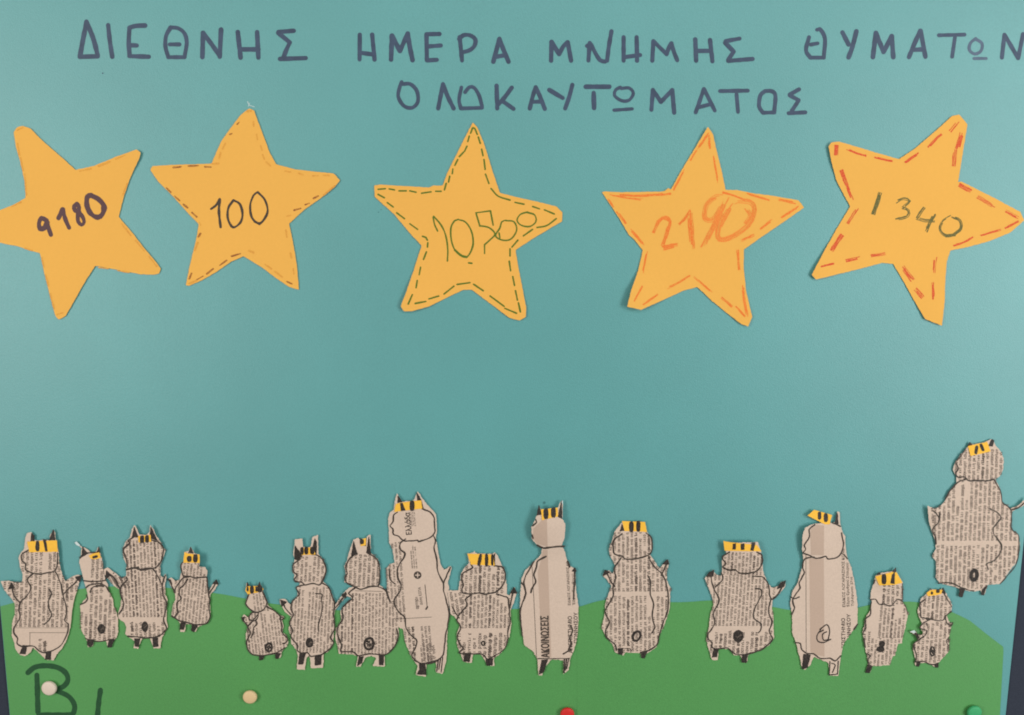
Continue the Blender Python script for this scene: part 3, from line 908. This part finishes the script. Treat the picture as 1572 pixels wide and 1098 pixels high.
sheep(r2, 'small newsprint sheep with a single pointed ear, square yellow band and no tail',
 [(838,262),(865,258),(883,225),(900,255),(905,270),(945,285),(945,340),(940,365),(985,370),(1000,400),(995,450),(1005,520),(1010,540),(1035,490),(1060,458),(1078,480),(1050,530),(1020,560),(1018,640),(1022,700),(1010,750),(970,775),(930,790),(920,825),(895,825),(890,775),(850,765),(840,825),(810,825),(808,765),(790,740),(745,715),(755,640),(775,600),(770,550),(740,500),(725,450),(745,440),(775,470),(805,455),(815,400),(812,350),(832,330)],
 [[(828,335),(812,355),(820,400),(830,430),(870,435),(920,445),(960,440),(995,440)], [(995,440),(1005,540),(1015,600),(1010,660),(1020,720),(1000,760),(940,775),(880,765),(800,745),(750,715)],
  [(860,455),(830,500),(805,520),(800,560),(815,590),(785,620),(790,690),(770,720)], [(870,440),(830,445),(780,510),(765,545)], [(770,550),(735,465)], [(1015,550),(1065,470)]],
 ears=[[(868,270),(882,228),(900,272)]], legs=[[(812,762),(848,758),(832,808),(806,806)], [(892,775),(930,785),(905,825),(888,815)]],
 hands=[[(725,455),(740,460),(750,490)], [(1040,485),(1075,488),(1062,458)]],
 crown=[(838,262),(865,275),(945,282),(945,340),(830,338)], stripes=[(872,312,14,18), (915,308,14,24)],
 text=[(770,345,1020,775,24,6)], curls=[(300, 860, 45, 3.2)])

sheep(r3, 'little pear shaped newsprint sheep with scribbled tail, tilted beside the open gap in the row',
 [(122,480),(130,435),(150,460),(205,458),(222,430),(235,460),(245,490),(248,510),(275,560),(280,590),(330,630),(355,665),(385,665),(395,680),(380,700),(390,740),(385,780),(415,810),(425,850),(415,880),(380,910),(370,960),(340,970),(335,935),(260,940),(245,975),(220,975),(215,940),(160,930),(140,905),(130,860),(125,800),(140,740),(110,710),(100,670),(115,655),(140,680),(180,640),(150,620),(125,580),(130,540),(145,515)],
 [[(148,510),(130,555),(125,580),(165,630),(215,640),(265,605),(275,570),(245,500)], ([(210,640),(212,670),(190,700),(150,690),(160,650),(190,640)], 7), [(215,650),(165,710),(140,740),(155,790),(130,850),(140,900),(175,940),(240,945),(340,925),(400,890)], [(195,700),(205,720),(180,750),(175,790),(160,820)],
  [(270,600),(330,635),(365,670),(370,705),(380,740),(375,770),(395,800),(420,830),(400,860),(385,860)], [(140,740),(105,690)], [(362,690),(375,672),(392,685),(375,695)]],
 ears=[[(130,470),(135,432),(152,465)], [(205,465),(222,430),(234,465)]], legs=[[(220,945),(255,945),(245,972),(222,978)], [(335,930),(372,930),(350,968),(335,965)]],
 hands=[[(98,680),(115,675),(108,705)]], tail=('scrib', 287, 888, 24, 32, 3),
 crown=[(122,490),(130,460),(235,455),(250,480),(235,497),(138,515)], stripes=[(168,483,12,22), (222,477,17,19), (198,478,5,16), (138,478,6,14)],
 text=[(185,500,275,630,22,-6), (140,650,425,940,22,-7)], curls=[(390, 905, 30, 1.2)])

sheep(r3, 'newsprint sheep with long cut paper ears, solid tail and a thin wavy back line',
 [(470,130),(522,122),(528,180),(560,185),(580,180),(590,115),(632,95),(636,235),(665,265),(688,310),(690,370),(668,430),(700,450),(725,490),(745,560),(752,600),(770,570),(800,530),(825,500),(835,510),(815,545),(780,590),(750,630),(742,700),(745,780),(740,830),(735,880),(700,920),(672,935),(670,1030),(582,1035),(580,980),(570,945),(552,960),(540,1045),(482,1040),(490,950),(480,905),(445,860),(440,800),(425,760),(440,700),(440,670),(400,640),(370,590),(360,550),(400,545),(440,590),(460,560),(490,520),(485,465),(510,440),(470,420),(460,400),(470,380),(448,350),(455,310),(470,270),(458,230)],
 [[(510,265),(455,310),(460,355),(485,380),(465,410),(475,425),(520,430),(540,450),(600,440),(640,450),(670,410),(688,350),(675,290),(640,245),(590,235)],
  [(530,450),(480,470),(500,510),(450,570),(445,620),(460,660),(430,720),(455,770),(440,810),(490,880),(485,910),(520,930),(560,925),(580,950),(660,935),(720,895),(740,850),(718,820),(750,760),(742,660),(748,590),(730,520),(700,460),(660,435)],
  [(440,655),(400,610),(390,580)], [(750,620),(820,525)], ([(615,510),(660,515),(655,545),(660,600),(650,680),(635,730),(638,775)], 7)],
 ears=[[(472,175),(520,245),(490,275),(468,265)], [(595,185),(610,125),(622,150),(620,230)]],
 legs=[[(505,930),(545,925),(525,1005),(495,1005)], [(612,945),(655,940),(652,1008),(612,1012)]],
 hands=[[(370,555),(410,570),(378,600)], [(805,520),(835,510),(825,540)]], tail=('solid', 573, 855, 28, 36),
 crown=[(508,190),(600,185),(615,235),(515,240)], stripes=[(520,210,10,22), (550,208,12,22), (592,208,13,22)],
 text=[(460,260,690,425,29,3), (445,465,745,925,24,3)], curls=[(470, 835, 35, 1.0)])

sheep(r4, 'broad newsprint sheep with a tiny yellow scrap between tall paper ears',
 [(150,315),(178,303),(188,320),(192,345),(220,350),(222,295),(243,285),(245,385),(285,420),(298,470),(292,560),(310,570),(335,610),(345,640),(375,700),(400,760),(395,800),(400,840),(385,880),(350,920),(320,945),(322,1005),(255,1002),(275,960),(250,945),(215,955),(190,1005),(165,1005),(175,950),(150,938),(70,935),(65,890),(52,850),(55,800),(85,750),(80,700),(120,660),(140,630),(110,620),(80,660),(50,695),(45,680),(85,620),(110,590),(130,575),(150,570),(100,545),(110,500),(100,460),(115,430),(125,390)],
 [[(150,400),(130,420),(108,465),(118,500),(105,520),(110,545),(165,575),(190,585),(240,570),(285,565),(295,520),(290,450),(265,410),(225,385)],
  [(170,570),(125,605),(145,630),(90,685),(95,740),(60,810),(85,890),(80,920),(150,925),(175,945),(240,935),(320,940),(370,900),(395,840),(385,800)], [(285,570),(325,590),(350,650)], [(45,695),(110,610)]],
 ears=[[(140,400),(152,325),(172,395)], [(222,385),(235,300),(245,390)]], legs=[[(182,952),(205,950),(195,985),(172,1000)], [(290,948),(315,945),(312,995),(292,995)]],
 hands=[[(90,615),(110,600),(108,630)]], tail=('scrib', 235, 880, 27, 31, 5),
 crown=[(188,312),(220,305),(218,345),(190,350)], stripes=[(197,325,9,12)],
 text=[(110,390,292,570,25,3), (70,605,395,935,18.5,1)], lw=6.8, curls=[(555, 840, 35, 1.0)], extra=[([(160,592),(310,596)], 2.5)])

sheep(r4, 'newsprint sheep with wide striped yellow band, tiny dot tail and one arrow shaped hand',
 [(770,388),(800,385),(808,375),(815,388),(905,392),(920,380),(935,400),(958,455),(975,500),(985,560),(985,610),(1000,620),(1010,590),(1030,570),(1038,600),(1025,650),(1005,700),(1010,770),(1000,840),(980,890),(960,925),(935,945),(915,960),(918,1002),(880,1000),(860,960),(840,935),(800,940),(795,985),(750,980),(735,940),(715,890),(712,830),(730,780),(700,730),(680,720),(675,680),(660,590),(720,590),(730,540),(735,500),(760,460),(780,440)],
 [[(790,450),(800,465),(745,500),(740,530),(748,560),(742,600),(800,610),(830,605),(870,610),(930,595),(970,550),(975,490),(960,465),(915,455)],
  [(795,610),(760,640),(770,665),(745,700),(720,730),(715,755),(735,790),(715,840),(735,890),(750,905),(725,930),(800,935),(850,935),(880,965),(910,950),(960,920),(990,870),(990,810),(1005,770),(1000,720),(995,660),(990,630),(930,610)], [(1000,690),(1020,600)], [(725,740),(705,710),(690,680)]],
 ears=[[(905,425),(920,390),(918,460)], [(788,440),(800,395),(800,445)]], legs=[[(758,940),(788,938),(782,978),(750,975)], [(872,965),(910,960),(905,998),(875,998)]],
 hands=[[(1005,605),(1040,605),(1023,575)]], tail=('ring', 857, 878, 9, 11, 0, 8),
 crown=[(770,390),(910,395),(920,455),(790,450)], stripes=[(838,424,8,28,0.2), (875,426,8,29), (906,424,6,26)],
 text=[(740,460,980,605,24.5,2), (745,620,1005,795,21,2), (725,830,980,955,28,2,.6), (665,592,750,730,24,-8)], lw=6.8, curls=[(720, 870, 35, 0.8)])

sheep(r4, 'tallest newsprint sheep, a big printed Greek word on its head and emblem on its back',
 [(370,150),(378,90),(388,60),(400,85),(410,108),(480,100),(500,50),(520,80),(550,120),(600,175),(605,260),(600,300),(612,380),(625,450),(645,480),(680,455),(685,470),(665,550),(672,580),(660,600),(668,660),(672,700),(668,760),(660,840),(660,900),(655,980),(635,1045),(600,1035),(600,970),(548,985),(545,1060),(490,1050),(500,1000),(470,960),(435,880),(420,800),(395,790),(380,740),(350,640),(335,590),(330,470),(350,445),(375,440),(365,370),(345,330),(340,200),(350,165)],
 [[(390,165),(370,180),(365,215),(350,240),(365,255),(370,285),(395,295),(430,320),(500,318),(505,325),(585,290),(592,220),(580,175),(525,145)],
  [(435,310),(405,335),(405,365),(432,390),(420,420),(395,460),(390,510),(410,560),(405,590),(375,640),(375,670),(400,710),(430,740),(435,790),(460,830),(495,865),(490,900),(470,945),(500,980),(560,990),(605,970),(640,940),(650,850),(668,760),(672,710),(655,640),(640,590),(640,550),(610,490),(605,430),(590,350),(598,320),(585,290)],
  [(640,555),(678,465)], [(345,475),(352,530),(378,555)], ([(550,985),(606,972)], 12)],
 ears=[[(393,78),(415,108),(393,112)], [(496,60),(515,92),(530,140),(512,138),(500,105)]],
 legs=[[(508,985),(540,985),(546,1048),(497,1045),(512,1020)], {'strokes': [([(612,972),(604,1030)], 7), ([(625,962),(615,1020)], 6), ([(636,955),(628,1035)], 6)]}],
 crown=[(382,120),(410,112),(520,100),(525,145),(372,163)], stripes=[[(404,116),(419,113),(434,155),(409,159)], (470,130,11,24)],
 text=[(335,330,430,760,20,-4), (435,790,490,975,22,-4,.8), (520,860,560,980,17,-5), (566,880,600,972,22,-5), (466,165,490,240,9,-5), (466,345,498,470,12,-5), (494,590,512,690,26,-6), (530,790,575,975,20,-5)],
 words=[('Ελλάδα', (468,285), (457,166), 30, 0.04), ('Δόση ΕΣΠΑ', (527,668), (516,572), 14, 0.03)],
 extra=[([(372,744),(430,743),(575,735)], 2.5), ([(540,560),(552,680)], 4), ([(546,692),(553,680)], 9)],
  logo=(500, 507, 21), lw=6.8, curls=[(630, 780, 35, 1.2), (625, 1035, 30, 1.0)])

sheep(r5, 'smooth cream paper sheep with a narrow head, a printed headline strip and no tail',
 [(150,180),(165,140),(175,97),(185,118),(280,108),(300,65),(308,70),(305,170),(322,200),(318,280),(300,325),(315,345),(340,430),(372,450),(380,470),(380,560),(395,660),(395,740),(390,830),(370,910),(350,955),(340,1020),(310,1045),(310,965),(245,960),(210,1000),(190,1052),(170,1050),(165,960),(140,915),(90,880),(80,800),(65,700),(70,570),(75,510),(95,460),(145,415),(185,370),(190,335),(160,315),(133,285),(132,215)],
 [[(155,175),(160,190),(138,210)], [(135,262),(140,280)], ([(165,320),(200,335),(260,328),(315,325)], 9), [(145,410),(95,500),(90,550),(100,590),(75,660),(68,720),(80,830)], [(213,382),(165,410),(160,440),(145,485),(155,520),(130,570),(128,585)], [(75,530),(92,550)],
  ([(165,957),(245,957),(345,955)], 5), [(310,930),(335,915),(352,905)], ([(368,620),(374,520),(374,470)], 9), [(335,410),(345,440)], ([(340,905),(355,870),(346,840),(362,800),(352,770)], 8)],
 ears=[[(163,150),(173,97),(188,145)], [(282,160),(300,68),(302,170)]],
 legs=[[(190,965),(222,962),(200,1030),(175,1045)], {'strokes': [([(316,962),(314,1035)], 9), ([(328,962),(322,1020)], 8), ([(340,960),(330,1012)], 6)]}],
 hands=[[(360,465),(375,446),(382,465)]],
 crown=[(185,118),(278,108),(280,158),(190,178)], stripes=[(213,142,12,25), (255,135,12,24)],
 band=[[(196,345),(222,345),(232,640),(243,950),(190,950),(172,560),(166,470),(180,420)], [(142,225),(190,178),(218,172),(222,328),(165,312),(140,285)]],
 words=[('ΑΚΟΙΝΩΣΕΙΣ', (232,950), (226,716), 44, 0.05), ('ΕΙΔΙΚΟΣ ΛΟΓΑΡΙΑΣΜΟΣ ΚΟ', (351,655), (340,410), 14, 0.03), ('Έδρα: Ερυθρού', (376,655), (372,480), 14, 0.03),
        ('ΑΝΕΠΙΣΤΗΜΙΟ', (362,925), (358,718), 22, 0.045), ('ΠΟΝΝΗΣΟΥ', (391,868), (389,697), 20, 0.045)],
 extra=[([(135,440),(146,650),(160,952)], 3)], lw=8, torn=[[(300,66),(308,70),(305,165),(299,158)]], curls=[(838, 805, 60, 4.5)])

sheep(r5, 'newsprint sheep with an oval ring tail, two raised hands and blank strip across its middle',
 [(642,185),(680,190),(770,188),(778,240),(810,280),(815,330),(800,375),(830,420),(850,450),(880,415),(900,400),(905,420),(890,470),(895,520),(912,560),(910,650),(905,690),(880,760),(850,830),(835,890),(800,915),(775,930),(768,955),(750,950),(745,925),(690,925),(660,920),(650,940),(625,930),(600,920),(590,880),(550,830),(525,785),(540,720),(545,650),(565,590),(580,550),(555,510),(530,490),(540,465),(565,460),(590,480),(600,430),(575,380),(565,340),(585,290),(600,240),(620,215)],
 [[(640,255),(595,290),(590,330),(600,370),(640,380),(655,395),(720,395),(795,370),(810,320),(800,270),(775,250)], [(635,390),(595,450),(605,500),(590,550),(588,610),(545,690),(568,750),(548,800),(550,830),(600,880),(610,905)],
  [(790,385),(820,440),(870,490),(900,590),(898,680),(870,760),(845,840),(835,880),(790,910),(745,922)], [(600,550),(580,530),(555,475)], [(860,490),(890,425)], [(785,490),(800,520),(800,600),(818,650),(810,720),(825,780),(808,812)], ([(655,900),(685,900),(690,920)], 5)],
 ears=[[(630,240),(640,205),(650,235)]], legs=[[(618,900),(645,898),(640,935),(620,930)], [(750,925),(780,918),(765,955),(750,950)]],
 hands=[[(535,490),(545,460),(572,470)], [(870,425),(903,425),(895,400)]], tail=('ring', 722, 830, 20, 28, 0.5, 14),
 crown=[(640,182),(680,185),(770,188),(780,245),(700,240),(655,240)], stripes=[(693,215,11,25), (732,212,10,26)],
 text=[(575,250,915,578,24,0), (530,610,915,925,24,0)], lw=7.2, curls=[(940, 820, 40, 1.0)])

sheep(r6, 'newsprint sheep without ears, a flat head under a broad yellow band, round black tail',
 [(200,242),(260,248),(370,245),(405,242),(425,300),(430,340),(440,430),(465,490),(490,520),(530,510),(545,485),(570,475),(572,510),(540,550),(495,590),(490,640),(500,700),(500,770),(505,820),(480,860),(420,900),(350,920),(340,970),(310,970),(305,930),(260,925),(240,890),(170,885),(165,955),(130,955),(110,890),(95,830),(110,760),(120,680),(140,620),(125,560),(100,500),(85,460),(110,435),(135,415),(155,440),(185,450),(190,410),(190,350),(215,310)],
 [[(235,305),(195,330),(195,350),(215,375),(195,395),(230,412),(270,412),(290,430),(340,435),(400,420),(428,380),(428,320),(400,305)], [(185,430),(195,470),(150,515)],
  [(120,440),(135,510),(165,570),(170,610),(140,670),(145,740),(105,800),(110,830),(130,850),(125,875),(150,888),(225,885),(270,920),(340,920),(420,895),(470,860),(495,830),(475,780),(490,720),(470,660),(485,590)],
  [(375,450),(430,455),(470,500),(475,560),(490,590),(530,555),(550,520)], [(390,525),(425,530),(430,560),(385,650),(380,700),(425,740),(420,780),(410,790)]],
 hands=[[(522,526),(543,492),(572,478),(562,512)], [(98,452),(112,428),(138,418),(136,450)]], legs=[[(140,890),(168,888),(158,935),(132,938)], [(312,922),(345,920),(335,970),(310,968)]],
 tail=('solid', 288, 812, 32, 38),
 crown=[(198,238),(260,248),(400,262),(428,300),(320,300),(205,296)], stripes=[[(255,255),(275,250),(272,290),(252,290)], [(302,255),(326,252),(325,292),(303,292)], [(370,247),(392,244),(380,298),(360,295)]],
 text=[(140,310,440,440,22,4), (95,440,500,750,22.5,4), (100,785,490,915,27,4,.9)], lw=7.2, curls=[(1140, 845, 55, 4.0)])

sheep(r6, 'smooth cream paper sheep with a tilted pointed yellow crown and petal shaped tail',
 [(675,200),(690,160),(725,140),(745,135),(780,130),(850,130),(870,125),(882,60),(898,65),(902,130),(915,190),(932,210),(935,280),(945,340),(970,400),(985,470),(1000,560),(1008,650),(1005,740),(970,790),(920,860),(905,940),(890,1050),(840,1050),(830,970),(800,960),(745,935),(720,985),(690,1015),(670,1000),(660,950),(635,850),(612,790),(612,690),(600,610),(615,540),(645,490),(665,430),(680,350),(672,290)],
 [[(750,140),(715,170),(718,210),(685,265),(695,290),(680,310),(715,325),(750,340),(790,340),(815,330),(825,345),(880,340),(910,300),(920,250),(910,190)], [(745,335),(690,345),(675,400),(685,430),(655,490),(660,520),(615,590),(625,640),(610,680)], [(605,575),(625,585),(655,575)],
  [(630,850),(660,855),(670,890),(700,915),(745,920),(780,945),(840,945),(870,960),(905,930)], [(925,320),(945,345)], ([(985,770),(1005,740)], 9), [(855,130),(880,138),(902,150)]],
 ears=[[(870,130),(883,70),(890,135)]],
 legs=[[(682,920),(722,925),(705,1000),(672,1010)], {'strokes': [([(840,965),(835,1045)], 7), ([(835,1045),(885,1040)], 7), ([(885,1040),(890,962)], 7), ([(850,975),(872,985),(855,1030)], 7)]}],
 tail=('lines', [[(785,770),(762,808),(766,840),(800,850),(845,830)], [(780,770),(822,742),(838,780),(830,830)], [(832,830),(802,836),(795,800),(820,785)], [(772,790),(800,775)]]),
 band=[[(715,342),(803,345),(805,600),(807,935),(760,925),(722,905),(718,600)], [(722,215),(724,165),(760,140),(805,145),(803,325),(725,322)]],
 crown=[(705,85),(745,50),(853,82),(838,138),(810,138)], stripes=[(777,86,9,20), (815,98,11,22)],
 words=[('ΕΙΔΙΚΟΣ ΛΟΓΑΡΙΑΣΜΟΣ ΚΟΝΔ', (932,635), (926,285), 16, 0.03), ('Έδρα: Ερυθρού Σταυρού', (957,635), (951,370), 15, 0.03), ('Τηλέφωνο: 2710', (983,630), (976,455), 14, 0.03),
        ('ΕΠΙΣΤΗΜΙΟ', (932,885), (930,703), 21, 0.045), ('ΟΝΝΗΣΟΥ', (966,842), (962,678), 21, 0.045)],
 extra=[([(695,320),(697,915)], 3)], lw=7.2, curls=[(1235, 820, 55, 2.5)])

sheep(rd, 'slanting newsprint sheep with a partly blank back and only one leg, bold yellow crown',
 [(195,140),(230,115),(345,100),(372,68),(380,100),(415,160),(438,200),(435,340),(440,380),(470,430),(488,470),(470,560),(450,640),(430,740),(395,740),(370,850),(350,850),(325,930),(215,940),(170,940),(150,1000),(110,1000),(130,930),(125,860),(105,790),(95,720),(80,640),(95,580),(115,500),(160,430),(150,400),(165,370),(150,340),(160,260),(180,210)],
 [[(180,210),(190,180)], [(155,350),(200,350),(230,390),(280,390),(315,405),(345,395),(380,355),(410,350),(435,365)], [(160,375),(155,425),(145,490),(110,520),(110,600),(85,640),(90,660)], [(95,700),(105,770)], [(120,830),(150,850),(130,880),(140,930)], ([(435,210),(440,350)], 7), ([(440,370),(470,430),(480,480)], 6)],
 ears=[[(340,112),(375,68),(380,100),(365,125)], [(210,130),(230,110),(240,125)]], legs=[[(130,930),(168,940),(145,1000),(108,995)]],
 tail=('blobs', [(253, 745, 27, 31), (241, 790, 37, 28)]),
 crown=[(195,145),(345,105),(385,110),(435,200),(370,220),(230,225)], stripes=[(272,170,18,38), [(342,128),(370,100),(366,215),(328,205)]],
 text=[(270,230,440,390,40,3), (100,420,160,930,40,3), (240,400,488,690,34,5), (160,700,440,940,34,5)], lw=10, curls=[(1365, 890, 30, 1.8)])

sheep(rd, 'small newsprint sheep with faint print and a bent elbow, next to the slanting sheep',
 [(640,310),(660,280),(690,255),(740,265),(770,262),(790,245),(820,290),(850,340),(875,400),(868,450),(830,490),(848,540),(868,565),(878,545),(886,572),(866,590),(856,640),(845,690),(850,760),(840,820),(790,870),(755,910),(750,950),(725,948),(660,915),(595,910),(580,945),(545,935),(550,880),(530,800),(535,740),(575,710),(560,670),(500,635),(540,622),(575,660),(610,665),(620,640),(590,600),(610,560),(580,500),(570,450),(585,390),(605,330)],
 [[(640,345),(590,385),(585,410),(600,450),(600,505),(640,515),(690,520),(740,535),(790,535),(815,500),(870,455)], [(700,515),(620,560),(590,600),(645,625),(640,665),(575,710),(535,745),(545,800),(560,850),(550,900)], [(545,905),(620,900),(690,925),(750,915)], [(815,500),(830,560),(868,580),(880,555)], ([(850,680),(825,720),(840,755)], 7), ([(800,290),(870,410)], 7), ([(650,522),(695,522)], 14), ([(650,560),(655,580)], 10)],
 ears=[[(690,262),(680,248),(694,268)], [(785,262),(797,245),(815,295),(790,290)]], torn=[[(502,634),(540,621),(556,640),(535,650)]], hands=[[(548,655),(566,650),(582,690),(570,700)]],
 legs=[[(562,900),(595,905),(580,942),(562,940)], [(715,925),(755,910),(750,950),(730,950)]], tail=('scrib', 700, 808, 21, 42, 4),
 crown=[(650,290),(680,268),(750,258),(790,265),(780,300),(740,310),(660,320)], stripes=[(697,292,9,12), (750,275,14,14)],
 text=[(590,320,870,530,38,4), (540,560,855,910,38,4)], lw=9, curls=[(1405, 970, 30, 1.0)])

sheep(re, 'big newsprint sheep floating in the blue sky, clear of the green hill',
 [(315,105),(325,82),(345,95),(430,78),(460,60),(480,65),(490,100),(525,140),(545,190),(540,260),(520,300),(490,320),(520,380),(530,450),(545,480),(590,510),(640,490),(676,455),(700,440),(690,480),(640,510),(595,530),(590,640),(640,680),(650,740),(635,850),(570,930),(520,1000),(440,1005),(420,1070),(400,1070),(395,1040),(350,1050),(285,1040),(270,1085),(255,1080),(260,1030),(215,1015),(130,995),(105,960),(105,850),(80,820),(105,770),(100,720),(75,650),(60,600),(50,490),(95,515),(130,500),(165,460),(200,390),(240,350),(235,300),(215,260),(225,220),(250,180),(300,120)],
 [[(235,215),(248,250),(232,280),(245,305),(290,305),(320,330),(360,328),(430,332),(480,320)], ([(300,120),(265,170),(240,200)], 6), [(300,320),(240,345),(195,400),(165,450)], [(130,540),(120,600),(80,650),(100,690),(105,740)], ([(480,320),(525,400),(535,470),(590,520),(595,640),(640,685),(640,780),(620,880),(520,1000)], 6), [(590,520),(640,505),(676,475)],
  [(455,512),(500,535),(528,565),(475,640),(480,680),(528,740),(520,800),(480,850),(435,870),(445,905)], ([(120,995),(205,995),(270,1025),(350,1045)], 7), ([(85,525),(105,545),(125,570)], 6)],
 ears=[[(312,105),(325,80),(340,98)], [(445,105),(468,62),(482,70),(472,105)]], legs=[[(260,1028),(292,1030),(275,1085),(255,1080)], [(405,1035),(435,1010),(415,1072),(400,1068)]],
 tail=('ring', 352, 943, 19, 32, 0.1, 25),
 crown=[(312,105),(438,78),(460,140),(330,170)], stripes=[(367,130,9,24,0.15), (404,114,9,22,-0.4)],
 text=[(235,130,545,330,29,2), (100,335,640,718,29,2), (85,752,650,1030,29,2), (55,500,110,640,29,-4)], lw=8, curls=[(1425, 785, 30, 1.5), (1570, 770, 30, 1.0)])

# ------------------------------------------------------------------ push pins
def pin(px, py, r_px, m, label, tilt=0.0):
    r = r_px * DIST / F_PX
    base = card_h(px, py) + T_CARD + 0.0009
    org = P(px, py, base)
    me = bpy.data.meshes.new('push_pin')
    prof = [(0.0, 0.0), (0.86, 0.0), (0.95, 0.06), (1.0, 0.16), (1.0, 0.30), (0.97, 0.40), (0.90, 0.47), (0.75, 0.52), (0.5, 0.555), (0.25, 0.57), (0.0, 0.575)]
    n = 40
    v, f = [], []
    for a, b in prof:
        for i in range(n):
            t = 2 * math.pi * i / n
            v.append((a * r * math.cos(t), -b * r, a * r * math.sin(t)))
    for j in range(len(prof) - 1):
        for i in range(n):
            f.append((j * n + i, j * n + (i + 1) % n, (j + 1) * n + (i + 1) % n, (j + 1) * n + i))
    me.from_pydata(v, [], f)
    me.materials.append(m)
    for p in me.polygons:
        p.use_smooth = True
    me.validate(); me.update()
    o = bpy.data.objects.new('push_pin', me)
    COL.objects.link(o)
    o.location = org
    o.rotation_euler = (R(tilt), 0, R(tilt * 0.6))
    tag(o, label, 'push pin', 'push pins along the poster bottom')
    # steel shank that goes through the card into the board
    s = bpy.data.meshes.new('shank')
    sv = [(0.16 * r * math.cos(2 * math.pi * i / 8), d, 0.16 * r * math.sin(2 * math.pi * i / 8)) for d in (0.0001, 0.006) for i in range(8)]
    s.from_pydata(sv, [], [(i, (i + 1) % 8, 8 + (i + 1) % 8, 8 + i) for i in range(8)])
    s.materials.append(M_STEEL)
    so = bpy.data.objects.new('shank', s)
    COL.objects.link(so)
    so.parent = o
M_STEEL = mat('steel', srgb(170, 170, 172), 0.02, 0.3, 0.5)
M_STEEL.node_tree.nodes['Principled BSDF'].inputs['Metallic'].default_value = 1.0
pin(77.2, 1055, 12.2, pinmat('white_plastic', srgb(226, 205, 186)), 'white flat push pin stuck inside the letter B')
pin(384.6, 1068.4, 11.6, pinmat('cream_plastic', srgb(226, 194, 146)), 'cream yellow flat push pin on the green hill', 3)
pin(870.5, 1094.5, 11.5, pinmat('red_plastic', srgb(215, 48, 42)), 'red flat push pin at the lower edge of the hill', 4)
pin(1494, 1092, 12.0, pinmat('green_plastic', srgb(66, 168, 108)), 'green flat push pin on the sloping end of the hill', 4)
